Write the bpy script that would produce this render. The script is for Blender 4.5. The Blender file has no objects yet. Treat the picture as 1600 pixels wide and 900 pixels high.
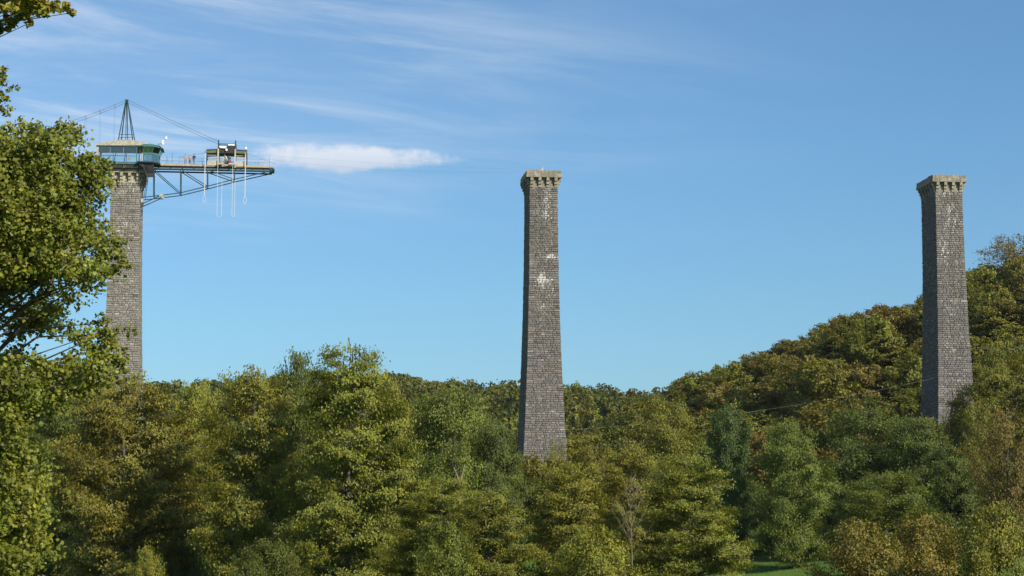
import bpy, bmesh, math, random
import numpy as np
from mathutils import Vector, Matrix, noise as mnoise

# ------------------------------------------------------------------ camera
F = 3100.0                       # focal length in pixels of the 1600 px wide photograph
PITCH = math.atan(400.0 / F)     # eye level lies at row 850
EYE = 1.7
CP, SP = math.cos(PITCH), math.sin(PITCH)
S = bpy.context.scene
COL = S.collection
cam_d = bpy.data.cameras.new('camera')
cam = bpy.data.objects.new('camera', cam_d)
COL.objects.link(cam)
cam.location = (0, 0, EYE)
cam.rotation_euler = (math.pi / 2 + PITCH, 0, 0)
cam_d.sensor_width = 36
cam_d.lens = 36 * F / 1600
cam_d.clip_start = 0.5
cam_d.clip_end = 20000
S.camera = cam

# ------------------------------------------------------------------ light
SUN_EL = math.radians(30)
SUN_AZ = math.radians(46)        # to the right of straight behind the camera
sun_v = Vector((math.sin(SUN_AZ) * math.cos(SUN_EL), -math.cos(SUN_AZ) * math.cos(SUN_EL), math.sin(SUN_EL)))
sun_d = bpy.data.lights.new('sun', 'SUN')
sun_d.energy = 4.9
sun_d.angle = math.radians(0.53)
sun_d.color = (1.0, 0.92, 0.79)
sun = bpy.data.objects.new('sun', sun_d)
COL.objects.link(sun)
sun.rotation_euler = sun_v.to_track_quat('Z', 'Y').to_euler()
sun.location = (120, -150, 120)

S.view_settings.view_transform = 'Standard'
S.view_settings.look = 'None'
S.view_settings.exposure = 0.4
S.view_settings.gamma = 1.0
S.view_settings.use_curve_mapping = False
S.render.engine = 'CYCLES'
cy = S.cycles
cy.max_bounces = 6; cy.diffuse_bounces = 2; cy.glossy_bounces = 2
cy.transmission_bounces = 4; cy.transparent_max_bounces = 12; cy.volume_bounces = 0
cy.use_denoising = True
cy.caustics_reflective = False; cy.caustics_refractive = False

world = bpy.data.worlds.new('World')
S.world = world
world.use_nodes = True


class NT:
    """small helper to wire node trees"""
    def __init__(self, tree):
        self.t = tree
        tree.nodes.clear()

    def n(self, typ, **kw):
        nd = self.t.nodes.new(typ)
        for k, v in kw.items():
            if k == 'ins':
                for kk, vv in v.items():
                    self.put(nd.inputs[kk], vv)
            else:
                setattr(nd, k, v)
        return nd

    def put(self, sock, v):
        if isinstance(v, bpy.types.NodeSocket):
            self.t.links.new(v, sock)
        else:
            sock.default_value = v

    def m(self, op, a, b=None, c=None, clamp=False):
        nd = self.t.nodes.new('ShaderNodeMath')
        nd.operation = op
        nd.use_clamp = clamp
        for i, v in enumerate((a, b, c)):
            if v is not None:
                self.put(nd.inputs[i], v)
        return nd.outputs[0]

    def rng(self, v, a, b, c=0.0, d=1.0, smooth=True):
        nd = self.t.nodes.new('ShaderNodeMapRange')
        nd.interpolation_type = 'SMOOTHSTEP' if smooth else 'LINEAR'
        self.put(nd.inputs[0], v)
        for i, x in enumerate((a, b, c, d)):
            self.put(nd.inputs[i + 1], x)
        return nd.outputs[0]

    def mix(self, f, a, b, blend='MIX'):
        nd = self.t.nodes.new('ShaderNodeMix')
        nd.data_type = 'RGBA'
        nd.blend_type = blend
        self.put(nd.inputs[0], f)
        self.put(nd.inputs[6], a)
        self.put(nd.inputs[7], b)
        return nd.outputs[2]

    def noise(self, vec, scale, detail=4, rough=0.55, dist=0.0):
        nd = self.n('ShaderNodeTexNoise', ins={'Scale': scale, 'Detail': detail, 'Roughness': rough, 'Distortion': dist})
        if vec is not None:
            self.put(nd.inputs['Vector'], vec)
        return nd.outputs['Fac']


def build_sky():
    w = NT(world.node_tree)
    sky = w.n('ShaderNodeTexSky', sky_type='NISHITA', sun_disc=False)
    sky.sun_elevation = SUN_EL
    sky.sun_rotation = math.radians(180) - SUN_AZ
    sky.altitude = 100
    sky.air_density = 1.0
    sky.dust_density = 1.2
    sky.ozone_density = 6.0
    tc = w.n('ShaderNodeTexCoord')
    sep = w.n('ShaderNodeSeparateXYZ', ins={0: tc.outputs['Generated']})
    dx, dy, dz = sep.outputs
    zc = w.m('MAXIMUM', dz, 0.02)
    # a thin, high veil of cirrus lying on a level sheet far above the valley
    u = w.m('DIVIDE', dx, zc)
    v = w.m('DIVIDE', dy, zc)
    comb = w.n('ShaderNodeCombineXYZ', ins={0: u, 1: v, 2: 0.0})
    turn = w.n('ShaderNodeMapping', ins={'Vector': comb.outputs[0], 'Rotation': (0, 0, math.radians(-34))})
    rot = w.n('ShaderNodeMapping', ins={'Vector': turn.outputs[0], 'Scale': (0.6, 1.5, 1.0), 'Location': (3.1, 0.4, 0.0)})
    fine = w.noise(rot.outputs[0], 1.1, 8, 0.66, 1.2)
    big = w.n('ShaderNodeMapping', ins={'Vector': comb.outputs[0], 'Location': (1.3, 2.2, 0.0)})
    bank = w.rng(w.noise(big.outputs[0], 0.22, 2, 0.5), 0.40, 0.62)
    side = w.rng(u, -1.5, 1.1, 1.0, 0.0)
    cir = w.m('MULTIPLY', w.m('ADD', 0.14, w.rng(fine, 0.36, 0.78)), w.m('MULTIPLY', side, w.m('ADD', 0.40, bank)))
    cir = w.m('MULTIPLY', cir, w.rng(w.m('ABSOLUTE', v), 4.6, 7.0, 1.0, 0.0))
    cir = w.m('MULTIPLY', cir, 0.44, clamp=True)
    # one low fair-weather cloud, a long flat-bottomed puff
    dyc = w.m('MAXIMUM', dy, 0.01)
    a = w.m('DIVIDE', dx, dyc)
    b = w.m('DIVIDE', dz, dyc)
    pv = w.n('ShaderNodeCombineXYZ', ins={0: a, 1: b, 2: 0.0})
    pm = w.n('ShaderNodeMapping', ins={'Vector': pv.outputs[0], 'Scale': (1, 1.3, 1)})
    n1 = w.noise(pm.outputs[0], 62, 5, 0.62)
    ca, cb, ha, hb = -0.0825, 0.1955, 0.056, 0.0090
    ea = w.m('DIVIDE', w.m('SUBTRACT', a, ca), ha)
    eb = w.m('DIVIDE', w.m('SUBTRACT', b, cb), hb)
    eb = w.m('MULTIPLY', eb, w.m('ADD', 1.0, w.m('MULTIPLY', w.m('MAXIMUM', ea, 0.0), 0.75)))
    ebt = w.m('MULTIPLY', eb, w.rng(eb, -0.1, 0.1, 1.15, 0.9))
    d2 = w.m('ADD', w.m('POWER', w.m('ABSOLUTE', ea), 2.6), w.m('MULTIPLY', ebt, ebt))
    field = w.m('ADD', w.m('SUBTRACT', 1.0, d2), w.m('MULTIPLY', w.m('SUBTRACT', n1, 0.5), 2.2))
    puff = w.rng(field, -0.1, 0.9)
    puff = w.m('MULTIPLY', puff, w.rng(dy, 0.0, 0.2))
    puff = w.m('MULTIPLY', puff, 0.62)
    skyc = w.mix(1.0, sky.outputs[0], (0.89, 1.07, 1.06, 1), 'MULTIPLY')
    white = (7.6, 7.7, 8.0, 1)
    col = w.mix(cir, skyc, white)
    shade = w.mix(w.rng(eb, -1.2, 0.6), (4.9, 5.2, 6.0, 1), (7.9, 7.6, 7.5, 1))
    col = w.mix(puff, col, shade)
    bg = w.n('ShaderNodeBackground', ins={'Color': col, 'Strength': 0.098})
    out = w.n('ShaderNodeOutputWorld')
    w.t.links.new(bg.outputs[0], out.inputs['Surface'])


build_sky()

# ------------------------------------------------------------------ geometry of the picture
RND = random.Random(7)


def ray(px, py):
    r, u = (px - 800) / F, (450 - py) / F
    return Vector((r, CP - u * SP, SP + u * CP))


def at(px, py, Y):
    d = ray(px, py)
    return Vector((0, 0, EYE)) + d * (Y / d.y)


def project(x, y, z):
    z -= EYE
    f = y * CP + z * SP
    u = -y * SP + z * CP
    return 800 + F * x / f, 450 - F * u / f


# ------------------------------------------------------------------ materials
MATS = {}


def mat(name, col, rough=0.7, metal=0.0, var=0.12, scale=3.0, bump=0.0):
    if name in MATS:
        return MATS[name]
    m = bpy.data.materials.new(name)
    m.use_nodes = True
    t = NT(m.node_tree)
    tc = t.n('ShaderNodeTexCoord')
    f = t.noise(tc.outputs['Object'], scale, 4, 0.6)
    c1 = tuple(max(0, c * (1 - var * 1.6)) for c in col) + (1,)
    c2 = tuple(min(1, c * (1 + var * 1.6)) for c in col) + (1,)
    c = t.mix(t.rng(f, 0.3, 0.7), c1, c2)
    p = t.n('ShaderNodeBsdfPrincipled', ins={'Base Color': c, 'Roughness': rough, 'Metallic': metal})
    if bump:
        bp = t.n('ShaderNodeBump', ins={'Strength': bump, 'Distance': 0.05, 'Height': t.noise(tc.outputs['Object'], scale * 4, 4)})
        t.put(p.inputs['Normal'], bp.outputs[0])
    o = t.n('ShaderNodeOutputMaterial')
    t.t.links.new(p.outputs[0], o.inputs['Surface'])
    MATS[name] = m
    return m


def leaf_material():
    m = bpy.data.materials.new('leaves')
    m.use_nodes = True
    t = NT(m.node_tree)
    at_ = t.n('ShaderNodeAttribute', attribute_name='col')
    oi = t.n('ShaderNodeObjectInfo')
    c = t.mix(1.0, at_.outputs['Color'], oi.outputs['Color'], 'MULTIPLY')
    hsv = t.n('ShaderNodeHueSaturation', ins={'Color': c, 'Hue': t.m('ADD', 0.493, t.m('MULTIPLY', oi.outputs['Random'], 0.014)), 'Value': t.m('ADD', 0.88, t.m('MULTIPLY', oi.outputs['Random'], 0.24))})
    col = hsv.outputs[0]
    p = t.n('ShaderNodeBsdfPrincipled', ins={'Base Color': col, 'Roughness': 0.5, 'Specular IOR Level': 0.3})
    tr = t.n('ShaderNodeBsdfTranslucent', ins={'Color': t.mix(1.0, col, (1.15, 1.2, 0.6, 1), 'MULTIPLY')})
    mx = t.n('ShaderNodeMixShader', ins={0: 0.28, 1: p.outputs[0], 2: tr.outputs[0]})
    o = t.n('ShaderNodeOutputMaterial')
    t.t.links.new(mx.outputs[0], o.inputs['Surface'])
    return m


def stone_material():
    m = bpy.data.materials.new('rough_granite')
    m.use_nodes = True
    t = NT(m.node_tree)
    a = t.n('ShaderNodeAttribute', attribute_name='col')
    tc = t.n('ShaderNodeTexCoord')
    n1 = t.noise(tc.outputs['Object'], 5.0, 5, 0.65)
    n2 = t.noise(tc.outputs['Object'], 1.1, 4, 0.6)
    c = t.mix(t.rng(n1, 0.3, 0.72), (0.62, 0.60, 0.58, 1), (1.3, 1.28, 1.25, 1))
    c = t.mix(1.0, a.outputs['Color'], c, 'MULTIPLY')
    c = t.mix(t.rng(n2, 0.5, 0.75, 0.0, 0.35), c, (0.10, 0.095, 0.075, 1))
    st = t.n('ShaderNodeMapping', ins={'Vector': tc.outputs['Object'], 'Scale': (1.0, 1.0, 0.07)})
    n3 = t.noise(st.outputs[0], 1.6, 4, 0.6)
    c = t.mix(t.rng(n3, 0.48, 0.72, 0.0, 0.55), c, (0.085, 0.08, 0.068, 1))
    sw = t.n('ShaderNodeMapping', ins={'Vector': tc.outputs['Object'], 'Scale': (1.0, 1.0, 0.35)})
    wn = t.m('ADD', t.m('MULTIPLY', t.noise(tc.outputs['Object'], 3.0, 6, 0.7), 0.5), t.m('MULTIPLY', t.noise(sw.outputs[0], 2.6, 5, 0.65), 0.5))
    thr = t.m('SUBTRACT', 1.0, a.outputs['Alpha'])
    w = t.rng(t.m('SUBTRACT', wn, thr), 0.0, 0.10)
    c = t.mix(w, c, (0.50, 0.475, 0.43, 1))
    bp = t.n('ShaderNodeBump', ins={'Strength': 0.7, 'Distance': 0.06, 'Height': n1})
    p = t.n('ShaderNodeBsdfPrincipled', ins={'Base Color': c, 'Roughness': 0.9, 'Specular IOR Level': 0.2, 'Normal': bp.outputs[0]})
    o = t.n('ShaderNodeOutputMaterial')
    t.t.links.new(p.outputs[0], o.inputs['Surface'])
    return m


def glass_material(name, tint, gloss=0.12):
    m = bpy.data.materials.new(name)
    m.use_nodes = True
    t = NT(m.node_tree)
    tr = t.n('ShaderNodeBsdfTransparent', ins={'Color': tint + (1,)})
    g = t.n('ShaderNodeBsdfGlossy', ins={'Color': (1, 1, 1, 1), 'Roughness': 0.03})
    fr = t.n('ShaderNodeFresnel', ins={'IOR': 1.5})
    mx = t.n('ShaderNodeMixShader', ins={0: t.m('ADD', fr.outputs[0], gloss * 0.5), 1: tr.outputs[0], 2: g.outputs[0]})
    o = t.n('ShaderNodeOutputMaterial')
    t.t.links.new(mx.outputs[0], o.inputs['Surface'])
    MATS[name] = m
    return m


LEAF = leaf_material()
STONE = stone_material()
GLASS = glass_material('clear_glass', (0.93, 0.97, 0.96), 0.05)
TINTED = glass_material('green_glass', (0.42, 0.78, 0.74), 0.55)
BARK = mat('bark', (0.085, 0.07, 0.05), 0.95, var=0.3, scale=6, bump=0.5)
PALE_BARK = mat('pale_bark', (0.17, 0.135, 0.085), 0.9, var=0.3, scale=5, bump=0.3)
STEEL = mat('dark_teal_steel', (0.016, 0.045, 0.05), 0.5, 0.2)
BLACK = mat('black_steel', (0.014, 0.015, 0.017), 0.6, 0.1)
TEAL = mat('green_painted_steel', (0.035, 0.125, 0.105), 0.5)
SLATE = mat('grey_green_steel', (0.06, 0.11, 0.105), 0.6)
BEIGE = mat('beige_cladding', (0.40, 0.355, 0.27), 0.8, var=0.10, scale=1.5)
ROOFM = mat('pale_concrete_roof', (0.34, 0.31, 0.25), 0.9, var=0.16, scale=2, bump=0.2)
CEIL = mat('grey_ceiling', (0.72, 0.71, 0.68), 0.9, var=0.03)
OLIVE = mat('olive_fascia', (0.11, 0.11, 0.06), 0.8)
WOOD = mat('weathered_deck_wood', (0.36, 0.30, 0.19), 0.9, var=0.2, scale=4)
WHITE = mat('white_plastic', (0.80, 0.80, 0.80), 0.5, var=0.02)
GALV = mat('galvanised_rail', (0.20, 0.25, 0.28), 0.5, 0.5)
ROPE = mat('white_elastic_cord', (0.56, 0.53, 0.52), 0.8, var=0.04)
WIRE = mat('steel_wire', (0.09, 0.11, 0.13), 0.5, 0.3)
PALEWIRE = mat('pale_wire', (0.35, 0.36, 0.34), 0.6, 0.2)
CANVAS = mat('cream_canvas', (0.55, 0.49, 0.38), 0.9)
RUST = mat('rust_red_paint', (0.20, 0.045, 0.03), 0.7)


# ------------------------------------------------------------------ object helpers
def props(o, label, cat, group=None, kind=None):
    if label:
        o['label'] = label
    if cat:
        o['category'] = cat
    if group:
        o['group'] = group
    if kind:
        o['kind'] = kind
    return o


def thing(name, label, cat, loc=(0, 0, 0), rz=0.0, group=None):
    o = bpy.data.objects.new(name, None)
    COL.objects.link(o)
    o.location = loc
    o.rotation_euler = (0, 0, rz)
    o.empty_display_size = 0.2
    return props(o, label, cat, group)


def link(name, me, material=None, parent=None):
    o = bpy.data.objects.new(name, me)
    COL.objects.link(o)
    if material is not None and not me.materials:
        me.materials.append(material)
    if parent is not None:
        o.parent = parent
    return o


def mesh_np(name, verts, loops, sizes, cols=None):
    me = bpy.data.meshes.new(name)
    nv, nf = len(verts), len(sizes)
    me.vertices.add(nv)
    me.vertices.foreach_set('co', np.ascontiguousarray(verts, dtype=np.float32).ravel())
    me.loops.add(len(loops))
    me.loops.foreach_set('vertex_index', np.ascontiguousarray(loops, dtype=np.int32))
    me.polygons.add(nf)
    st = np.zeros(nf, dtype=np.int32)
    st[1:] = np.cumsum(sizes)[:-1]
    me.polygons.foreach_set('loop_start', st)
    me.polygons.foreach_set('loop_total', np.asarray(sizes, dtype=np.int32))
    me.polygons.foreach_set('use_smooth', np.zeros(nf, bool))
    me.update(calc_edges=True)
    if cols is not None:
        at_ = me.color_attributes.new('col', 'FLOAT_COLOR', 'POINT')
        at_.data.foreach_set('color', np.ascontiguousarray(cols, dtype=np.float32).ravel())
    me.validate()
    return me


class MB:
    """collects simple solids into one mesh"""
    def __init__(self):
        self.v, self.f, self.c = [], [], []

    def add(self, vs, fs, col=None):
        b = len(self.v)
        self.v += [tuple(p) for p in vs]
        self.f += [tuple(b + i for i in f) for f in fs]
        if col is not None:
            self.c += [col] * len(vs)
        return self

    def box(self, x0, x1, y0, y1, z0, z1, col=None):
        vs = [(x, y, z) for z in (z0, z1) for y in (y0, y1) for x in (x0, x1)]
        return self.add(vs, [(0, 2, 3, 1), (4, 5, 7, 6), (0, 1, 5, 4), (2, 6, 7, 3), (0, 4, 6, 2), (1, 3, 7, 5)], col)

    def prism(self, pts, y0, y1):
        """an outline in x, z pushed along y"""
        n = len(pts)
        vs = [(x, y0, z) for x, z in pts] + [(x, y1, z) for x, z in pts]
        fs = [tuple(range(n)), tuple(range(2 * n - 1, n - 1, -1))]
        fs += [(i, i + n, (i + 1) % n + n, (i + 1) % n) for i in range(n)]
        return self.add(vs, fs)

    def tube(self, pts, rads, sides=6, cap=True):
        pts = [Vector(p) for p in pts]
        n = len(pts)
        if not hasattr(rads, '__len__'):
            rads = [rads] * n
        b = len(self.v)
        prev = None
        for i, p in enumerate(pts):
            d = (pts[min(i + 1, n - 1)] - pts[max(i - 1, 0)])
            d = d.normalized() if d.length > 1e-9 else Vector((0, 0, 1))
            if prev is None:
                ref = Vector((0, 0, 1)) if abs(d.z) < 0.9 else Vector((1, 0, 0))
                a = d.cross(ref).normalized()
            else:
                a = (prev - d * prev.dot(d)).normalized()
            prev = a
            c = d.cross(a)
            for k in range(sides):
                th = 2 * math.pi * (k + 0.5) / sides
                q = p + (a * math.cos(th) + c * math.sin(th)) * rads[i]
                self.v.append((q.x, q.y, q.z))
        for i in range(n - 1):
            for k in range(sides):
                k2 = (k + 1) % sides
                self.f.append((b + i * sides + k, b + i * sides + k2, b + (i + 1) * sides + k2, b + (i + 1) * sides + k))
        if cap:
            self.f.append(tuple(b + k for k in range(sides))[::-1])
            self.f.append(tuple(b + (n - 1) * sides + k for k in range(sides)))
        return self

    def ball(self, c, r, nu=8, nv=6):
        c = Vector(c)
        r = Vector(r if hasattr(r, '__len__') else (r, r, r))
        vs = [c + Vector((0, 0, -r.z))]
        for j in range(1, nv):
            ph = -math.pi / 2 + math.pi * j / nv
            for i in range(nu):
                th = 2 * math.pi * i / nu
                vs.append(c + Vector((r.x * math.cos(ph) * math.cos(th), r.y * math.cos(ph) * math.sin(th), r.z * math.sin(ph))))
        vs.append(c + Vector((0, 0, r.z)))
        fs = [(0, 1 + (i + 1) % nu, 1 + i) for i in range(nu)]
        for j in range(nv - 2):
            for i in range(nu):
                i2 = (i + 1) % nu
                fs.append((1 + j * nu + i, 1 + j * nu + i2, 1 + (j + 1) * nu + i2, 1 + (j + 1) * nu + i))
        t = len(vs) - 1
        fs += [(t, 1 + (nv - 2) * nu + i, 1 + (nv - 2) * nu + (i + 1) % nu) for i in range(nu)]
        return self.add(vs, fs)

    def mesh(self, name, cols=False):
        sizes = [len(f) for f in self.f]
        loops = [i for f in self.f for i in f]
        return mesh_np(name, np.array(self.v), np.array(loops), np.array(sizes), np.array(self.c) if cols else None)

    def build(self, name, material, parent=None, off=None, cols=False):
        if off is not None:
            ox, oy, oz = off
            self.v = [(x - ox, y - oy, z - oz) for x, y, z in self.v]
        return link(name, self.mesh(name, cols), material, parent)


# ------------------------------------------------------------------ terrain
def sstep(t):
    t = np.clip(t, 0, 1)
    return t * t * (3 - 2 * t)


GX = np.array([-300, -60, -20, 5, 28, 37, 47, 53, 62, 78, 88, 99, 125, 200, 900.])
GZ = np.array([6, 2, 3, 9, 20.5, 24.5, 28, 31, 34.5, 38.5, 43, 48, 55, 62, 64.])
FX = np.array([-900, -150, -60, -41, 0, 40, 120, 900.])
FZ = np.array([48, 47, 46, 49, 45, 42, 44, 48.])


def terrain(x, y):
    x = np.asarray(x, float); y = np.asarray(y, float)
    right = np.interp(x, GX, GZ) * sstep((y - 225) / 165)
    far = np.interp(x, FX, FZ) * sstep((y - 420) / 220)
    h = np.maximum(right, far)
    roll = 0.15 * np.sin(x * 0.05 + 1) * np.sin(y * 0.04) + 0.3 * np.sin(x * 0.021) * np.cos(y * 0.017 + 2)
    dip = -2.8 * sstep((y - 84) / 20) * (1 - sstep((y - 185) / 45)) * (1 - sstep((x - 22) / 16))   # the stream bed
    return h + dip + roll * sstep((np.hypot(x, y) - 30) / 120)


def ground_mesh():
    xs = np.unique(np.concatenate([np.arange(-200, 201, 4.0), np.arange(-2600, 2601, 100.0)]))
    ys = np.unique(np.concatenate([np.arange(-40, 760, 4.0), np.arange(-1500, 4001, 100.0)]))
    X, Y = np.meshgrid(xs, ys)
    V = np.stack([X, Y, terrain(X, Y)], -1).reshape(-1, 3)
    nx, ny = len(xs), len(ys)
    i = (np.arange(ny - 1)[:, None] * nx + np.arange(nx - 1)[None]).ravel()
    L = np.stack([i, i + 1, i + 1 + nx, i + nx], 1)
    me = mesh_np('ground', V, L.ravel(), np.full(len(L), 4))
    me.polygons.foreach_set('use_smooth', np.ones(len(L), bool))
    m = bpy.data.materials.new('meadow_grass')
    m.use_nodes = True
    t = NT(m.node_tree)
    tc = t.n('ShaderNodeTexCoord')
    n1 = t.noise(tc.outputs['Object'], 0.12, 5, 0.6)
    n2 = t.noise(tc.outputs['Object'], 3.0, 4, 0.7)
    c = t.mix(t.rng(n1, 0.3, 0.7), (0.075, 0.15, 0.02, 1), (0.115, 0.20, 0.03, 1))
    c = t.mix(t.rng(n2, 0.3, 0.8, 0, 0.5), c, (0.05, 0.10, 0.018, 1))
    bp = t.n('ShaderNodeBump', ins={'Strength': 0.6, 'Distance': 0.15, 'Height': n2})
    p = t.n('ShaderNodeBsdfPrincipled', ins={'Base Color': c, 'Roughness': 0.9, 'Specular IOR Level': 0.1, 'Normal': bp.outputs[0]})
    o = t.n('ShaderNodeOutputMaterial')
    t.t.links.new(p.outputs[0], o.inputs['Surface'])
    g = link('ground', me, m)
    g['kind'] = 'structure'


ground_mesh()


# ------------------------------------------------------------------ masonry piers
PIER_ROT = math.atan(360.0 / F)
EX = Vector((math.cos(PIER_ROT), math.sin(PIER_ROT), 0))
EY = Vector((-math.sin(PIER_ROT), math.cos(PIER_ROT), 0))
Y1 = 280.0
DY = 3.75
TOPZ = at(848, 266, Y1 + DY).z          # top of the cap stones
CAPH, CORBH = 1.12, 1.42
D0, W0 = 6.5, 4.0


def pier_half(z):
    t = max(0.0, TOPZ - CAPH - CORBH - z)
    g = 0.0014 * t * t
    return (W0 + g) / 2, (D0 + g) / 2


PIERS = []
for i, px in enumerate((196, 849.5, 1482.5)):
    p = at(px, 300, Y1 + DY * i)
    PIERS.append(Vector((p.x, p.y, 0)))


def build_pier(idx, label, tone, blobs, white):
    rnd = random.Random(100 + idx)
    O = PIERS[idx]
    c = O + EY * (D0 / 2)
    gz = float(terrain(c.x, c.y))
    base = Vector((c.x, c.y, gz))
    root = thing('stone_pier', label, 'pier', base, PIER_ROT, 'masonry piers of the dismantled viaduct')
    ztop = TOPZ - CAPH - CORBH
    mb = MB()
    # core, set back behind the stone faces (the joints)
    zs = list(np.linspace(gz - 2.0, ztop, 40))
    ring = []
    for z in zs:
        a, b = pier_half(z)
        a -= 0.015; b -= 0.015
        ring.append([(-a, -b, z - gz), (a, -b, z - gz), (a, b, z - gz), (-a, b, z - gz)])
    vs = [p for r in ring for p in r]
    fs = []
    for i in range(len(zs) - 1):
        for k in range(4):
            k2 = (k + 1) % 4
            fs.append((i * 4 + k, i * 4 + k2, i * 4 + 4 + k2, i * 4 + 4 + k))
    fs.append(tuple(range(len(vs) - 4, len(vs))))
    core = MB().add(vs, fs, tuple(x * 0.55 for x in tone) + (0.15,))
    core.build('mortar_core', STONE, root, cols=True)
    z = gz - 1.0
    n_course = 0
    while z < ztop - 0.05:
        h = rnd.uniform(0.26, 0.36)
        if ztop - (z + h) < 0.2:
            h = ztop - z
        z1 = z + h
        (a0, b0), (a1, b1) = pier_half(z), pier_half(z1)
        for face in range(4):
            L0 = (a0 if face % 2 == 0 else b0)
            L1 = (a1 if face % 2 == 0 else b1)
            P0 = (b0 if face % 2 == 0 else a0)
            P1 = (b1 if face % 2 == 0 else a1)
            cuts = [-1.0]
            q = rnd.uniform(0.35, 0.9) if (n_course + face) % 2 else rnd.uniform(0.6, 1.1)
            s = -L0 + q
            while s < L0 - 0.45:
                cuts.append(s / L0)
                s += rnd.uniform(0.30, 0.78)
            cuts.append(1.0)
            for u0, u1 in zip(cuts[:-1], cuts[1:]):
                j = 0.013
                bl = rnd.uniform(0.025, 0.09)
                ins = rnd.uniform(0.035, 0.08)
                e0 = -bl * 0.6 if u0 == -1.0 else j       # corner stones close the arris
                e1 = -bl * 0.6 if u1 == 1.0 else j
                def P(u, zz, out, du=0.0):
                    k = (zz - z) / h
                    Lc = L0 + (L1 - L0) * k
                    Pc = P0 + (P1 - P0) * k + out
                    s_ = u * Lc + du
                    if face == 0: return (s_, -Pc, zz - gz)
                    if face == 1: return (Pc, s_, zz - gz)
                    if face == 2: return (-s_, Pc, zz - gz)
                    return (-Pc, -s_, zz - gz)
                outer = [P(u0, z + j, -0.03, e0), P(u1, z + j, -0.03, -e1), P(u1, z1 - j, -0.03, -e1), P(u0, z1 - j, -0.03, e0)]
                jj = lambda: rnd.uniform(-0.015, 0.015)
                i0 = ins if u0 != -1.0 else ins * 0.3
                i1 = ins if u1 != 1.0 else ins * 0.3
                inner = [P(u0, z + j + ins * .8, bl + jj(), e0 + i0), P(u1, z + j + ins * .8, bl + jj(), -e1 - i1),
                         P(u1, z1 - j - ins * .8, bl + jj(), -e1 - i1), P(u0, z1 - j - ins * .8, bl + jj(), e0 + i0)]
                v = rnd.gauss(1.0, 0.15)
                v = min(1.5, max(0.55, v))
                if rnd.random() < 0.05:
                    v *= 1.45
                hu = rnd.uniform(-0.07, 0.07)
                um = (u0 + u1) / 2 * L0
                wv = white + 0.10 * mnoise.noise(Vector((um * 0.6 + idx * 9, z * 0.22, face * 5.0)))
                if face == 0:
                    for (bx, bz, rx, rz, st) in blobs:
                        d = ((um - bx) / rx) ** 2 + ((z - bz) / rz) ** 2
                        wv += st * math.exp(-d * 1.5)
                col = (tone[0] * v * (1 + hu), tone[1] * v, tone[2] * v * (1 - hu), max(0.0, min(0.95, wv)))
                mb.add(outer + inner, [(4, 5, 6, 7), (0, 1, 5, 4), (1, 2, 6, 5), (2, 3, 7, 6), (3, 0, 4, 7)], col)
        z = z1
        n_course += 1
    o = mb.build('stone_courses', STONE, root, cols=True)
    o['kind'] = 'stuff'
    # head of the pier: corbels under a heavy coping
    zt = ztop - gz
    a, b = W0 / 2, D0 / 2
    st = (tone[0] * 1.55, tone[1] * 1.48, tone[2] * 1.30)

    def tint(k=0.12, wv=None):
        v = 1 + rnd.uniform(-k, k)
        return (st[0] * v, st[1] * v, st[2] * v * rnd.uniform(.9, 1.02), white + 0.05 if wv is None else wv)
    neck = MB().box(-a - 0.03, a + 0.03, -b - 0.03, b + 0.03, zt - 0.02, zt + CORBH - 0.01, tint())
    neck.build('neck_block', STONE, root, cols=True)

    def corbel(face, s, wid):
        m = MB()
        # three steps growing outwards to the top
        for (za, zb, out) in ((0.0, 0.45, 0.16), (0.452, 0.93, 0.34), (0.932, CORBH - 0.004, 0.54)):
            Pn = (b if face % 2 == 0 else a)
            x0, x1 = s - wid / 2, s + wid / 2
            r = [(x0, Pn + 0.02), (x1, Pn + 0.02), (x1, Pn + out), (x0, Pn + out)]
            vs_ = []
            for zz in (zt + za, zt + zb):
                for sx, py_ in r:
                    if face == 0: vs_.append((sx, -py_, zz))
                    elif face == 1: vs_.append((py_, sx, zz))
                    elif face == 2: vs_.append((-sx, py_, zz))
                    else: vs_.append((-py_, -sx, zz))
            m.add(vs_, [(0, 1, 2, 3), (4, 7, 6, 5), (0, 4, 5, 1), (1, 5, 6, 2), (2, 6, 7, 3), (3, 7, 4, 0)], tint())
        m.build('corbel', STONE, root, cols=True)
    for face in range(4):
        L = a if face % 2 == 0 else b
        n = 4 if face % 2 == 0 else 6
        for k in range(n):
            s = -L + 0.235 + (2 * L - 0.47) * k / (n - 1)
            corbel(face, s, 0.43)
    # coping: a lower bed course and an upper course of single blocks
    ov = 0.60
    zb = zt + CORBH
    MB().box(-a - 0.50, a + 0.50, -b - 0.50, b + 0.50, zb + 0.003, zb + CAPH - 0.10, tuple(x * .8 for x in st) + (white,)).build('coping_core', STONE, root, cols=True)
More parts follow.
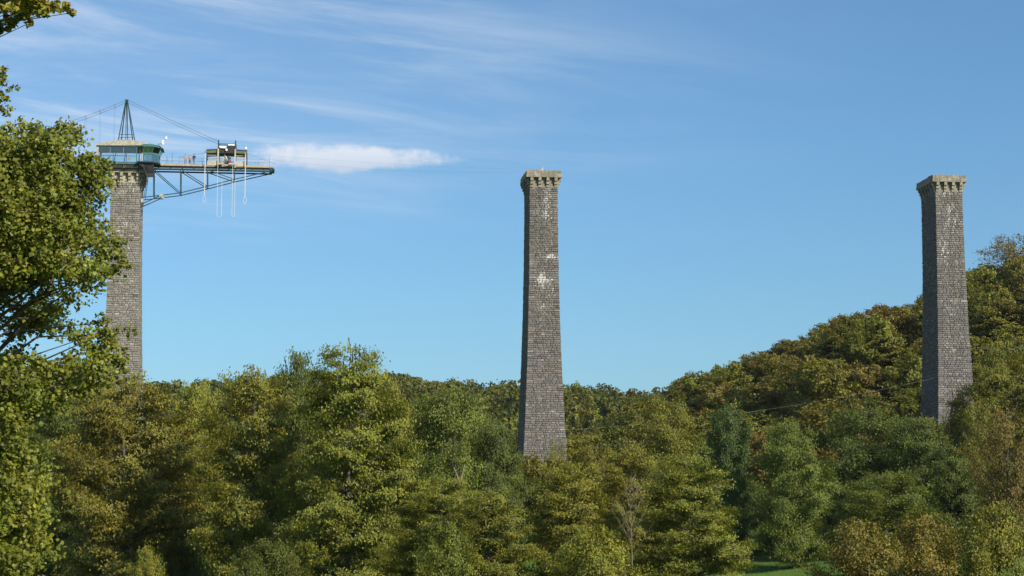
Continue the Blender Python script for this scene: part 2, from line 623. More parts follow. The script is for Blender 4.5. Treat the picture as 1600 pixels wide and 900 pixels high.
    for (z0_, z1_, o_) in ((0.0, 0.50, ov), (0.512, CAPH, ov - 0.05)):
        for face in range(4):
            L = (a if face % 2 == 0 else b) + o_
            Pn = (b if face % 2 == 0 else a) + o_
            n = 5 if face % 2 == 0 else 7
            lim = L if face % 2 == 0 else L - 0.46
            edges = [-lim + 2 * lim * k / n + (rnd.uniform(-0.12, 0.12) if 0 < k < n else 0) for k in range(n + 1)]
            for k in range(n):
                if idx == 1 and z0_ > 0 and ((face == 0 and k == n - 1) or (face == 1 and k == 0)):
                    continue                       # broken away at the corner
                if idx == 2 and z0_ > 0 and face == 0 and k == n - 1:
                    continue
                dz = rnd.uniform(-0.16, 0.05) if z0_ > 0 else 0
                dp = rnd.uniform(-0.03, 0.02)
                x0, x1 = edges[k] + 0.008, edges[k + 1] - 0.008
                m = MB()
                r = [(x0, Pn - 0.45), (x1, Pn - 0.45), (x1, Pn + dp), (x0, Pn + dp)]
                bev = 0.04
                r2 = [(x0 + bev, Pn - 0.45), (x1 - bev, Pn - 0.45), (x1 - bev, Pn + dp - bev), (x0 + bev, Pn + dp - bev)]
                vs_ = []
                for zz, rr in ((z0_ + 0.004, r), (z1_ + dz - bev, r), (z1_ + dz, r2)):
                    for sx, py_ in rr:
                        Z = zb + zz
                        if face == 0: vs_.append((sx, -py_, Z))
                        elif face == 1: vs_.append((py_, sx, Z))
                        elif face == 2: vs_.append((-sx, py_, Z))
                        else: vs_.append((-py_, -sx, Z))
                fs_ = [(0, 1, 2, 3), (8, 11, 10, 9)]
                for q in (0, 4):
                    fs_ += [(q + i, q + 4 + i, q + 4 + (i + 1) % 4, q + (i + 1) % 4) for i in range(4)]
                m.add(vs_, fs_, tint(0.16))
                m.build('coping_stone', STONE, root, cols=True)
    return root, base


def bl(idx, px, py, rx, ry, st):
    """a pale lime stain on the front face, from its place in the photograph"""
    O = PIERS[idx]
    d = ray(px, py)
    C = Vector((0, 0, EYE))
    t = ((O - C).dot(EY)) / d.dot(EY)
    p = C + d * t
    k = t / F
    return ((p - O).dot(EX), p.z, rx * k, ry * k, st)


build_pier(0, 'tall tapering granite pier carrying the glazed cabin and jumping platform', (0.232, 0.215, 0.193),
           [bl(0, 192, 300, 25, 12, .1), bl(0, 195, 350, 22, 26, .1)], 0.40)
_, base2 = build_pier(1, 'tall tapering granite pier with a small pinnacle on its top', (0.168, 0.156, 0.143),
           [bl(1, 861, 403, 11, 5, .34), bl(1, 850, 440, 18, 9, .2), bl(1, 858, 455, 9, 10, .16), bl(1, 848, 482, 12, 8, .15), bl(1, 852, 330, 22, 34, .12), bl(1, 845, 430, 8, 20, .1), bl(1, 850, 300, 26, 30, .06), bl(1, 850, 380, 26, 40, .05)], 0.385)
_, base3 = build_pier(2, 'tall tapering granite pier with a flat top standing on the wooded slope', (0.172, 0.161, 0.150),
           [bl(2, 1480, 340, 20, 40, .11), bl(2, 1472, 390, 10, 26, .10), bl(2, 1485, 360, 22, 24, .06), bl(2, 1482, 300, 20, 14, .12), bl(2, 1490, 470, 16, 16, .1), bl(2, 1478, 550, 14, 22, .08)], 0.40)

# small things on top of the other two piers
t = thing('pinnacle', 'small stone pinnacle on a slab on top of a pier', 'pinnacle', base2 + Vector((0, 0, TOPZ - base2.z - 0.10)), PIER_ROT)
MB().box(-0.75, 0.75, -2.2, -0.9, 0.0, 0.22).build('slab', ROOFM, t)
m = MB()
m.add([(-.22, -1.8, .222), (.22, -1.8, .222), (.22, -1.36, .222), (-.22, -1.36, .222), (-.13, -1.71, .72), (.13, -1.71, .72), (.13, -1.45, .72), (-.13, -1.45, .72)],
      [(3, 2, 1, 0), (4, 5, 6, 7), (0, 1, 5, 4), (1, 2, 6, 5), (2, 3, 7, 6), (3, 0, 4, 7)])
m.ball((0, -1.58, .78), .13)
m.build('finial', ROOFM, t)
t = thing('capping_slab', 'thin dark slab lying on the flat top of a pier', 'slab', base3 + Vector((0, 0, TOPZ - base3.z - 0.10)), PIER_ROT)
MB().box(-0.9, 1.0, -2.6, -1.0, 0.0, 0.24).build('slab', BLACK, t)
MB().box(-0.7, 0.8, -2.4, -1.2, 0.242, 0.30).build('lid', ROOFM, t)

# ------------------------------------------------------------------ cabin, jetty and mast on the first pier
O1 = PIERS[0]
EYEV = Vector((0, 0, EYE))


def loc(px, py, yl):
    """x along the viaduct and height of a picture point lying yl metres behind the pier's front"""
    d = ray(px, py)
    t_ = (yl + (O1 - EYEV).dot(EY)) / d.dot(EY)
    p = EYEV + d * t_
    return (p - O1).dot(EX), p.z


def L3(px, py, yl):
    x, z = loc(px, py, yl)
    return Vector((x, yl, z))


def wpt(v):
    return O1 + EX * v[0] + EY * v[1] + Vector((0, 0, v[2]))


class Rig:
    """a thing in the pier's own frame; parts are given in that frame"""
    def __init__(self, name, label, cat, base, group=None):
        self.b = Vector(base)
        self.o = thing(name, label, cat, wpt(self.b), PIER_ROT, group)

    def part(self, name, mb, material, parent=None):
        return mb.build(name, material, parent or self.o, off=self.b)

    def bar(self, name, p, q, r, material, sides=4, parent=None):
        return self.part(name, MB().tube([p, q], r, sides), material, parent)

    def box(self, name, x0, x1, y0, y1, z0, z1, material, parent=None):
        return self.part(name, MB().box(x0, x1, y0, y1, z0, z1), material, parent)


# --- glazed cabin
FY, BY = -1.3, 3.9
zf = loc(190, 256, FY)[1]
xl, xr = loc(150.5, 240, FY)[0], loc(236, 240, FY)[0]
cab = Rig('viewing_cabin', 'glazed cabin with low pale roof on top of the pier', 'cabin', ((xl + xr) / 2, 3, zf - 0.5))
zfl = loc(190, 253.8, FY)[1]
cab.box('floor', xl, xr, FY, BY, zf, zfl, SLATE)
zb = loc(190, 262, FY)[1]
for yy in (FY + 0.15, 0.6, 2.0, BY - 0.4):
    cab.box('floor_beam', xl + 0.1, xr - 0.3, yy, yy + 0.28, zb + 0.02, zf - 0.003, BLACK)
for px in (170, 193, 214):
    x = loc(px, 260, FY)[0]
    cab.part('floor_bracket', MB().tube([(x, FY + 0.1, zb + 0.1), (x + 0.15, -0.55, zb - 0.42)], 0.06, 4), BLACK)
    cab.box('joist', x - 0.05, x + 0.05, FY + 0.02, FY + 0.13, zb, zf - 0.004, STEEL)
cab.box('floor_soffit', xl + 0.15, xr - 0.35, FY + 0.5, BY - 0.5, zb + 0.15, zf - 0.3, BLACK)
roof_px = [(149.5, 223.6), (165, 221.4), (183, 218.9), (202, 218.0), (216, 220.6), (237, 224), (237, 226.6), (211, 227.6), (196, 226.9), (153, 227.2), (149.7, 226.5)]
roof = cab.part('roof', MB().prism([loc(a, b, FY - 0.15) for a, b in roof_px], FY - 0.15, BY + 0.2), ROOFM)
cab.part('roof_edge_strip', MB().prism([loc(a, b, FY - 0.18) for a, b in ((149.6, 226.6), (196, 226.95), (236.8, 226.5), (236.8, 227.3), (196, 227.9), (149.6, 227.4))], FY - 0.185, FY - 0.152), SLATE, roof)
zce = loc(190, 227.3, FY)[1]
cab.box('ceiling', xl + 0.2, xr - 0.2, FY + 0.1, BY - 0.1, zce - 0.10, zce - 0.02, CEIL)
x = loc(150.8, 240, FY)[0]
cab.box('corner_wall', x, x + 0.28, FY + 0.02, FY + 0.5, zfl + 0.002, zce - 0.03, BEIGE)
cab.box('corner_wall', x, x + 0.28, BY - 0.6, BY - 0.1, zfl + 0.002, zce - 0.03, BEIGE)
posts = [152.5, 172, 193, 213.5]
xs = [loc(p, 240, FY)[0] for p in posts]
for i, x in enumerate(xs):
    if i:
        w = 0.07 if i < 3 else 0.13
        for yy in (FY + 0.04, BY - 0.2):
            cab.box('post', x - w / 2, x + w / 2, yy, yy + 0.1, zfl + 0.003, zce - 0.03, TEAL if i == 3 else GALV)
for i in range(3):
    for yy in (FY + 0.09, BY - 0.15):
        a, b = xs[i] + (0.2 if i == 0 else 0.04), xs[i + 1] - 0.06
        g = cab.box('window_pane', a, b, yy, yy + 0.015, zfl + 0.05, zce - 0.12, GLASS)
zr = loc(190, 243, FY)[1]
cab.box('handrail', xs[0] + 0.1, xs[3], FY + 0.16, FY + 0.21, zr - 0.05, zr + 0.05, WHITE)
cab.box('handrail', xs[0] + 0.1, xs[3], BY - 0.3, BY - 0.25, zr - 0.05, zr + 0.05, WHITE)
cab.box('bounce_floor', xl + 0.2, xr - 0.3, FY + 0.2, BY - 0.3, zfl + 0.004, zfl + 0.02, CANVAS)  # pale sheet added to bounce sunlight up onto the ceiling
cab.box('sill', xs[0] + 0.2, xs[3], FY + 0.02, FY + 0.15, zfl + 0.001, zfl + 0.045, TEAL)
for s in (0, 1):      # leaning struts inside
    p0 = L3(178 + 16.5 * s, 252, 3.0); p1 = L3(183 + 13.5 * s, 232, 3.0)
    cab.bar('inner_strut', p0, p1, 0.07, GALV)
m = MB().ball(L3(193, 232, 1.0), (0.2, 0.2, 0.16)); cab.part('ceiling_lamp', m, WHITE)
b0 = L3(170, 252.2, 2.0)
bd = Rig('canvas_bundle', 'lumpy cream canvas bundle lying on the cabin floor', 'bundle', (b0.x, 2.0, zfl))
m = MB()
for dx, dz, r in ((-.55, .3, .34), (-.15, .42, .45), (.3, .38, .40), (.62, .28, .28), (.1, .2, .42)):
    m.ball((b0.x + dx, 2.0 + RND.uniform(-.15, .15), zfl + dz), (r, r * .8, r * .9 if dz > r * .9 else dz), 9, 7)
bd.part('canvas', m, CANVAS)
bd.part('strap', MB().tube([(b0.x - .35, 1.45, zfl + .15), (b0.x - .3, 1.5, zfl + .8), (b0.x - .25, 2.2, zfl + .88)], .03, 5), OLIVE)

# --- control booth on the corner, raked green windows
QY = -1.9
booth = Rig('control_booth', 'small green control booth with outward leaning windows beside the cabin', 'booth', L3(236, 254, 0))


def ring(pxs, py, y0, y1, cut):
    """an outline with a bevelled near corner"""
    xa, xb = loc(pxs[0], py, y0)[0], loc(pxs[1], py, y0)[0]
    z = loc(pxs[1], py, y0)[1]
    return [(xa, y0, z), (xb - cut, y0, z), (xb, y0 + cut, z), (xb, y1, z), (xa, y1, z)]


def loft(r0, r1):
    n = len(r0)
    return MB().add(r0 + r1, [tuple(range(n))[::-1], tuple(range(n, 2 * n))] + [(i, (i + 1) % n, n + (i + 1) % n, n + i) for i in range(n)])


booth.part('floor', loft(ring((214, 249.5), 254, QY, 2.0, 1.0), ring((214, 249.5), 252, QY, 2.0, 1.0)), STEEL)
rl0, rl1 = ring((225, 247.3), 251.9, QY + .15, 1.8, .9), ring((225, 247.3), 241.5, QY + .15, 1.8, .9)
ru0, ru1 = ring((225, 247.6), 238.4, QY + .12, 1.8, .9), ring((223.5, 251.5), 229.2, QY - .15, 1.8, 1.0)
booth.part('waist_band', loft(ring((224.5, 248.2), 241.4, QY + .08, 1.9, .95), ring((224.5, 248.2), 238.6, QY + .08, 1.9, .95)), TEAL)
booth.part('roof', loft(ring((222, 254.6), 229.4, QY - .35, 2.2, 1.3), ring((223, 249), 225.4, QY + .2, 2.0, 1.0)), TEAL)
for (r0, r1, nm) in ((rl0, rl1, 'lower'), (ru0, ru1, 'upper')):
    for i in range(3):
        a0, b0_, a1, b1_ = Vector(r0[i]), Vector(r0[i + 1]), Vector(r1[i]), Vector(r1[i + 1])
        for k in range(2 if i != 1 else 1):
            nk = 2 if i != 1 else 1
            p = [a0.lerp(b0_, k / nk + .03), a0.lerp(b0_, (k + 1) / nk - .03), a1.lerp(b1_, (k + 1) / nk - .03), a1.lerp(b1_, k / nk + .03)]
            nrm = (p[1] - p[0]).cross(p[3] - p[0]).normalized() * 0.02
            booth.part('window_pane', MB().add(p + [q - nrm for q in p], [(0, 1, 2, 3), (7, 6, 5, 4), (0, 4, 5, 1), (1, 5, 6, 2), (2, 6, 7, 3), (3, 7, 4, 0)]), TINTED)
            booth.bar('mullion', a0.lerp(b0_, k / nk), a1.lerp(b1_, k / nk), 0.065, TEAL)
    booth.bar('mullion', r0[3], r1[3], 0.06, TEAL)
    booth.bar('mullion', r0[4], r1[4], 0.06, TEAL)
pw = rl0[0]
booth.box('door_post', pw[0] - .25, pw[0] - .05, QY + .2, QY + .35, pw[2], ru1[0][2], BEIGE)
booth.box('back_panel', rl0[0][0] + .1, rl0[2][0] - .1, 1.82, 1.88, pw[2] + .01, ru1[0][2], TEAL)
booth.box('console', rl0[0][0] + .3, rl0[2][0] - .35, -0.6, 0.2, pw[2] + .01, pw[2] + .95, OLIVE)
for px in (218, 221.5):
    booth.bar('ladder_rail', L3(px, 252, QY + .3), L3(px, 232, QY + .3), 0.03, TEAL)
for k in range(4):
    booth.bar('ladder_rung', L3(218, 249 - 4.4 * k, QY + .3), L3(221.5, 249 - 4.4 * k, QY + .3), 0.022, TEAL)
x0, z0 = loc(216, 254.2, QY + .3)
x1, _ = loc(240, 254.2, QY + .3)
for k, (yy) in enumerate((QY + .35, -0.6, 1.0)):
    pts = [loc(a, b, yy) for a, b in ((214, 255), (240, 255), (242.2, 276.5), (229, 277), (224, 262))]
    booth.part('support_bracket', MB().prism(pts, yy, yy + .16), BLACK)
pts = [loc(a, b, 1.2) for a, b in ((225, 255), (241, 255), (242.0, 276), (230, 276))]
booth.part('bracket_panel', MB().prism(pts, -1.55, -1.52), BLACK)
# camera and wind gauge on the booth roof
cmr = Rig('security_camera', 'white dome camera on an arm at the booth roof', 'camera', L3(246, 225.5, QY + .4))
cmr.bar('arm', L3(246, 225.4, QY + .4), L3(253, 224.6, QY + .4), 0.05, STEEL)
c = L3(254, 223.2, QY + .4)
m = MB().ball(c + Vector((0, 0, -.1)), (.19, .19, .26)); m.tube([c + Vector((0, 0, .1)), c + Vector((0, 0, .42))], [.14, .05], 8)
cmr.part('housing', m, WHITE)
wg = Rig('wind_gauge', 'white wind gauge on a thin rod above the booth', 'gauge', L3(254.4, 220.5, QY + .4))
wg.bar('rod', L3(254.4, 220.5, QY + .4), L3(258.5, 217.2, QY + .4), 0.03, WHITE, 6)
c = L3(259.2, 216.2, QY + .4)
m = MB().ball(c, (.2, .2, .2)); m.tube([c, c + Vector((.12, 0, .38))], [.1, .03], 6)
wg.part('cup', m, WHITE)

# --- lattice mast on the roof
MY = 2.6
mast = Rig('pylon_mast', 'dark tapering steel mast standing on the cabin roof', 'mast', L3(198, 219.5, MY))
ap = L3(198, 157, MY)
for px, yy in ((184.6, MY - 1.2), (189.5, MY + 1.2), (210.8, MY - 1.2), (207.5, MY + 1.2)):
    mast.bar('leg', L3(px, 220.5, yy), ap + Vector((-.12 if px < 198 else .12, -.1 if yy < MY else .1, 0)), 0.095, STEEL)
for px in (196.6, 199.6):
    mast.bar('inner_pole', L3(px, 220.5, MY), ap + Vector(((px - 198) * .03, 0, -.1)), 0.075, STEEL)
for py in (210.2, 214.6):
    k = (py - 157) / 62.0
    q = [L3(198 + (px - 198) * k, py, MY + dy * k) for px, dy in ((184.6, -1.2), (189.5, 1.2), (207.5, 1.2), (210.8, -1.2))]
    for i in range(4):
        mast.bar('ring_bar', q[i], q[(i + 1) % 4], 0.05, STEEL)
m = MB().box(ap.x - .22, ap.x + .22, MY - .2, MY + .2, ap.z - .25, ap.z + .12); mast.part('head', m, STEEL)

# --- jumping jetty: deck on two trusses
JF, JB = 1.0, 3.2
jet = Rig('jumping_jetty', 'long steel truss jetty with timber deck sticking out from the pier', 'jetty', L3(222, 266, JF))
zd = loc(330, 257.8, JF)[1]
xa, xb = loc(238, 260, JF)[0], loc(421, 260, JF)[0]
nb = 9
for i in range(nb):
    a = xa + (xb - xa) * i / nb; b = xa + (xb - xa) * (i + 1) / nb
    jet.box('deck_edge_board', a + .012, b - .012, JF - .26, JF - .19, zd - .27, zd + .01 + RND.uniform(-.02, .02), WOOD)
nd = 52
for i in range(nd):
    a = xa + (xb - xa) * i / nd; b = xa + (xb - xa) * (i + 1) / nd
    jet.box('deck_plank', a + .01, b - .01, JF - .18, JB + .25, zd - .10, zd - .04 + RND.uniform(-.006, .006), WOOD)
ztc = loc(330, 265.6, JF)[1]
for yy in (JF, JB):
    jet.box('deck_beam', xa, xb, yy - .08, yy + .08, zd - .47, zd - .28, BLACK)
    jet.box('top_chord', xa, xb + .35, yy - .1, yy + .1, ztc - .1, ztc + .1, STEEL)
for i in range(10):
    x = xa + (xb - xa) * (i + .5) / 10
    jet.box('cross_beam', x - .07, x + .07, JF + .1, JB - .1, zd - .44, zd - .30, STEEL)
    jet.part('spacer', MB().tube([(x, JF, zd - .48), (x, JF, ztc + .1)], .06, 4), STEEL)
V = [(239.8, 306.5), (282, 301.3), (324, 291), (366, 280.2), (423, 267.3)]
for yy in (JF, JB):
    # nodes keep the same height front and back, so the rear truss shows lower in the picture
    nodes = [L3(a, b, JF) for a, b in V]
    nodes = [Vector((n.x, yy, n.z)) for n in nodes]
    tops = [Vector((L3(a, 266, JF).x, yy, ztc)) for a, b in V]
    for a, b in zip(nodes[:-1], nodes[1:]):
        jet.bar('bottom_chord', a, b, .085, STEEL)
    for i in range(4):
        jet.bar('vertical_strut', nodes[i], tops[i], .085, STEEL)
    for i in range(3):
        jet.bar('diagonal_strut', tops[i], nodes[i + 1], .075, STEEL)
    r0 = Vector((loc(221.5, 308.5, JF)[0], yy, loc(221.5, 308.5, JF)[1]))
    jet.bar('bottom_chord', r0, nodes[0], .085, STEEL)
    r1 = Vector((loc(221, 319, JF)[0], yy, loc(221, 319, JF)[1]))
    n2 = nodes[0].lerp(nodes[1], .3)
    jet.bar('raking_strut', r1, n2, .085, STEEL)
    jet.bar('raking_strut', r0 + Vector((.35, 0, .1)), tops[0] + Vector((-.8, 0, 0)), .06, STEEL)
    jet.part('anchor_plate', MB().box(r0.x - .1, r0.x + .22, yy - .25, yy + .25, r0.z - .75, r0.z - .2), PALEWIRE)
    jet.part('joint_plate', MB().box(n2.x - .32, n2.x + .22, yy - .14, yy + .14, n2.z - .22, n2.z + .16), PALEWIRE)
for a, b in V[:4]:
    n = L3(a, b, JF)
    jet.bar('cross_tie', (n.x, JF, n.z), (n.x, JB, n.z), .06, STEEL)
tip = L3(424, 263.5, JF)
jet.box('tip_block', tip.x - .3, tip.x + .42, JF - .15, JB + .15, tip.z - .28, tip.z + .14, STEEL)
jet.bar('tip_roller', (tip.x + .35, JF - .3, tip.z + .05), (tip.x + .35, JB + .3, tip.z + .05), .13, GALV, 8)
# railings, front and back
npost = 10
for yy in (JF - .14, JB + .2):
    for i in range(npost):
        x = loc(262, 260, JF)[0] + (xb - loc(262, 260, JF)[0]) * i / (npost - 1)
        top = .95 if i < npost - 1 else 1.55
        jet.bar('rail_post', (x, yy, zd - .1), (x, yy, zd + top), .03, GALV)
    for hh in (.5, .93):
        jet.bar('rail', (loc(250, 260, JF)[0], yy, zd + hh), (xb, yy, zd + hh), .022, GALV)
for px, hpx in ((260.5, 242.5), (268.8, 238.5)):
    jet.bar('lamp_rod', (loc(px, 260, JF)[0], JF - .14, zd), (loc(px, 260, JF)[0], JF - .14, loc(px, hpx, JF)[1]), .03, STEEL)

# --- shelter and jump gantry near the end of the jetty
sh = Rig('jump_shelter', 'jump shelter with dark roof panels and twin posts on the jetty', 'shelter', L3(354, 259, JF))


def X(px): return loc(px, 250, JF - .3)[0]


def Zp(py): return loc(350, py, JF - .3)[1]


sy = JF - .3
for (a, b) in ((322, 340.3), (367.8, 386)):
    dzl = 1.2 if a < 340 else 0
    dzr = 0 if a < 340 else 1.2
    pts = [(X(a), Zp(233.2 + dzl)), (X(b), Zp(233.2 + dzr)), (X(b), Zp(238.6 + dzr)), (X(a), Zp(238.6 + dzl))]
    pts = pts[::-1]
    sh.part('roof_panel', MB().prism(pts, sy, JB + .3), OLIVE)
    sh.part('roof_edge', MB().prism([(x, z - .02 if i < 2 else z) for i, (x, z) in enumerate([(X(a), Zp(234.1 + dzl)), (X(b), Zp(234.1 + dzr)), (X(b), Zp(232.8 + dzr)), (X(a), Zp(232.8 + dzl))])], sy - .05, sy - .003), STEEL)
    for k in range(3):
        z0_, z1_ = Zp(259 - 2.6 * k), Zp(256.6 - 2.6 * k)
        sh.box('side_panel', X(a + .8), X(b - .6), sy - .03, sy + .03, z0_, z1_, BEIGE)
    for py in (243, 247.5):
        sh.box('rail', X(a), X(b), sy - .02, sy + .04, Zp(py) - .035, Zp(py) + .035, BEIGE)
for px in (323, 385.5):
    for yy in (sy, JB + .2):
        sh.box('corner_post', X(px) - .06, X(px) + .06, yy - .06, yy + .06, zd, Zp(238.6), STEEL)
for px in (341, 367.6):
    for yy in (sy - .08, JB + .2):
        sh.box('gantry_post', X(px) - .09, X(px) + .09, yy - .09, yy + .09, zd - .2, Zp(219.5), STEEL)
    sh.box('post_cover', X(px - .2) - .1, X(px - .2) + .1, sy - .22, sy - .175, Zp(262), Zp(233), BEIGE)
for py in (224.8, 226.6):
    sh.box('gantry_crossbar', X(341), X(367.5), sy - .05, sy + .05, Zp(py) - .045, Zp(py) + .045, STEEL)
sh.box('gantry_roof', X(342), X(367), sy + .05, JB + .2, Zp(239), Zp(229), BLACK)
sh.box('fascia_board', X(354.5), X(367), sy - .1, sy + .045, Zp(239.3), Zp(227.6), BLACK)
sh.box('fascia_board', X(342), X(354.3), sy - .08, sy + .04, Zp(239.3), Zp(232.4), BLACK)
sh.part('light_panel', MB().add([(X(342), sy - .16, Zp(228.5)), (X(353.5), sy - .16, Zp(229.2)), (X(353), sy - .3, Zp(232.2)), (X(343.5), sy - .3, Zp(231.8)),
                                 (X(342), sy - .1, Zp(228.5)), (X(353.5), sy - .1, Zp(229.2)), (X(353), sy - .24, Zp(232.2)), (X(343.5), sy - .24, Zp(231.8))],
        [(3, 2, 1, 0), (4, 5, 6, 7), (0, 1, 5, 4), (1, 2, 6, 5), (2, 3, 7, 6), (3, 0, 4, 7)]), WHITE)
sh.box('light_panel', X(356), X(366.5), sy - .2, sy - .12, Zp(227.4), Zp(225.6), WHITE)
sh.part('flood_lamp', MB().ball((X(353.5), sy - .25, Zp(234.6)), (.17, .12, .2)), WHITE)
sh.box('jump_step', X(339.5), X(349), sy - .75, sy - .2, Zp(258.4), Zp(256.6), BEIGE)
sh.box('jump_step', X(357.5), X(367.5), sy - .75, sy - .2, Zp(258.4), Zp(256.6), BEIGE)
sh.box('jump_step', X(349.8), X(357), sy - .8, sy - .2, Zp(260.2), Zp(258.2), BEIGE)
for px in (323, 385.5):
    sh.bar('stay', (X(px), sy, Zp(239)), (X(px) + (4.2 if px > 350 else -4), sy, zd + .3 if px > 350 else zd + .95), .02, WIRE)
wl = Rig('roof_lamp', 'small white lamp on top of the shelter roof', 'lamp', (X(383.8), sy + .1, Zp(234)))
wl.part('lamp_base', MB().tube([(X(383.8), sy + .1, Zp(234.4)), (X(383.8), sy + .1, Zp(232.5))], .06, 6), STEEL)
m = MB().ball((X(383.6), sy + .1, Zp(231.4)), (.18, .18, .17)); m.tube([(X(383.7), sy + .1, Zp(230.6)), (X(384.6), sy + .1, Zp(228.4))], [.12, .03], 6)
wl.part('lamp_shade', m, WHITE)
ln = Rig('winch', 'pale metal winch frame standing in the middle of the shelter', 'winch', (X(354), 2.2, zd))
for px in (348, 361):
    ln.bar('side_frame', (X(px), 2.2, zd), (X(355), 2.2, Zp(241)), .07, BEIGE)
ln.bar('drum', (X(349.5), 2.2, Zp(251)), (X(360), 2.2, Zp(251)), .3, OLIVE, 10)
ln.box('head_beam', X(347), X(361), 2.1, 2.3, Zp(241.2), Zp(239.8), BEIGE)
ln.box('back_board', X(356), X(360), 2.4, 2.5, Zp(248), Zp(242), OLIVE)


# --- elastic cords hanging in loops
def cord(label, xl_, xr_, yt_l, yt_r, yb, yy, pinch=None):
    pl, pr = L3(xl_, yt_l, yy), L3(xr_, yt_r, yy)
    zb_ = L3(xl_, yb, yy).z
    rg = Rig('bungee_cord', label, 'bungee cord', (pl.x, yy, pl.z), 'elastic cords hanging from the jetty')
    r = abs(pr.x - pl.x) / 2
    pts = [pl]
    if pinch:
        zp = L3(xl_, pinch, yy).z
        w = 0.22
        cx = (pl.x + pr.x) / 2
        pts = [Vector((cx - .03, yy, pl.z)), Vector((cx - .03, yy, zp))]
        pts += [Vector((cx - w * math.sin(math.pi * k / 8) ** .8 if k < 8 else cx, yy, zp + (zb_ - zp) * (k / 8))) for k in range(1, 9)]
        pts += [Vector((cx + w * math.sin(math.pi * k / 8) ** .8, yy, zp + (zb_ - zp) * (k / 8))) for k in range(7, 0, -1)]
        pts += [Vector((cx + .03, yy, zp)), Vector((cx + .03, yy, pr.z))]
    else:
        pts.append(Vector((pl.x, yy, zb_ + r)))
        for k in range(1, 8):
            a = math.pi * k / 8
            pts.append(Vector((pl.x + r - r * math.cos(a), yy, zb_ + r - r * math.sin(a))))
        pts += [Vector((pr.x, yy, zb_ + r)), pr]
    rg.part('cord', MB().tube(pts, .030, 6), ROPE)
    k = rg.part('shackle', MB().box(pl.x - .1, pl.x + .1, yy - .08, yy + .08, pl.z - .05, pl.z + .22), GALV)
    return rg


cord('white elastic cord ending in a small eye below the cabin side of the shelter', 320.6, 320.9, 238, 238, 317.5, JF - .62, 306)
cord('long white elastic cord hanging in a wide loop from the jetty', 340.3, 346.8, 259, 283, 339.3, JF - 1.05)
cord('long white elastic cord hanging in a narrow loop from the jetty', 363.6, 367.2, 259, 281, 338.3, JF - 1.05)
cord('white elastic cord ending in a small eye below the outer end of the shelter', 383.6, 383.9, 240, 240, 319, JF - .62, 307)


# --- wires
def wire(name, label, pts, r, sag, material=WIRE, n=24):
    p, q = pts
    o = thing(name, label, 'wire', p)
    c = []
    for k in range(n + 1):
        t_ = k / n
        v = p.lerp(q, t_)
        v.z -= sag * 4 * t_ * (1 - t_)
        c.append(v - p)
    MB().tube(c, r, 5).build('strand', material, o)
    return o


apw = wpt(ap)
wire('stay_cable', 'upper of two thin stay cables from mast head to jump shelter', (apw + Vector((.2, -.3, 0)), wpt(Vector((X(341), sy, Zp(221))))), .026, .05)
wire('stay_cable', 'lower of two thin stay cables from mast head to jump shelter', (apw + Vector((.2, .3, -.25)), wpt(Vector((X(341), JB, Zp(220.5))))), .026, .05)
top2 = base2 + Vector((0, -1.5, TOPZ - base2.z + .15))
wire('zip_wire', 'upper thin wire stretched from jetty end to pinnacle pier', (wpt(L3(421, 243, JF)), top2 + Vector((-.5, 0, .25))), .006, .25)
wire('zip_wire', 'lower thin wire stretched from jetty end to pinnacle pier', (wpt(L3(421, 249, JB)), top2 + Vector((-1, 0, 0))), .006, .8)
C3 = PIERS[2]
pw_ = at(1463.5, 590, C3.y - .3)
pa_ = at(880, 671.5, PIERS[1].y + 3)
wire('slack_cable', 'pale slack cable strung low between the two bare piers', (pa_, pw_), .007, 1.2, PALEWIRE, 40)

# --- suspension footbridge leading away to the other side
fb = Rig('suspension_footbridge', 'suspension footbridge with thin hangers leading to the cabin', 'footbridge', (xl, 3, zf))
x_end = xl - 58
for yy in (MY - .75, MY + .75):
    pts = []
    for k in range(25):
        t_ = k / 24
        x = ap.x + (x_end - ap.x) * t_
        z = ap.z - .1 + (zf + 8 - ap.z) * t_ - 4 * 7.0 * t_ * (1 - t_)
        pts.append((x, yy + (1 if yy > MY else -1) * .0, z))
    fb.part('main_cable', MB().tube(pts, .024, 5), WIRE)
    for k in range(26):
        x = loc(178.5, 200, MY)[0] - 2.05 * k
        t_ = (x - ap.x) / (x_end - ap.x)
        z = ap.z - .1 + (zf + 8 - ap.z) * t_ - 4 * 7.0 * t_ * (1 - t_)
        if z > zf + 1:
            fb.part('hanger', MB().tube([(x, yy, z + .12), (x, yy, zf)], .011, 4), WIRE)
            fb.part('clamp', MB().box(x - .04, x + .04, yy - .04, yy + .04, z - .12, z + .14), WIRE)
for k in range(30):
    a = xl - .1 - k * 1.9
    fb.box('deck_panel', a - 1.88, a, MY - .75, MY + .75, zf - .12, zf - .04, WOOD)
fb.bar('hand_rope', (xl - .1, MY - .75, zf + 1), (x_end, MY - .75, zf + 1), .02, WIRE)
fb.bar('hand_rope', (xl - .1, MY + .75, zf + 1), (x_end, MY + .75, zf + 1), .02, WIRE)


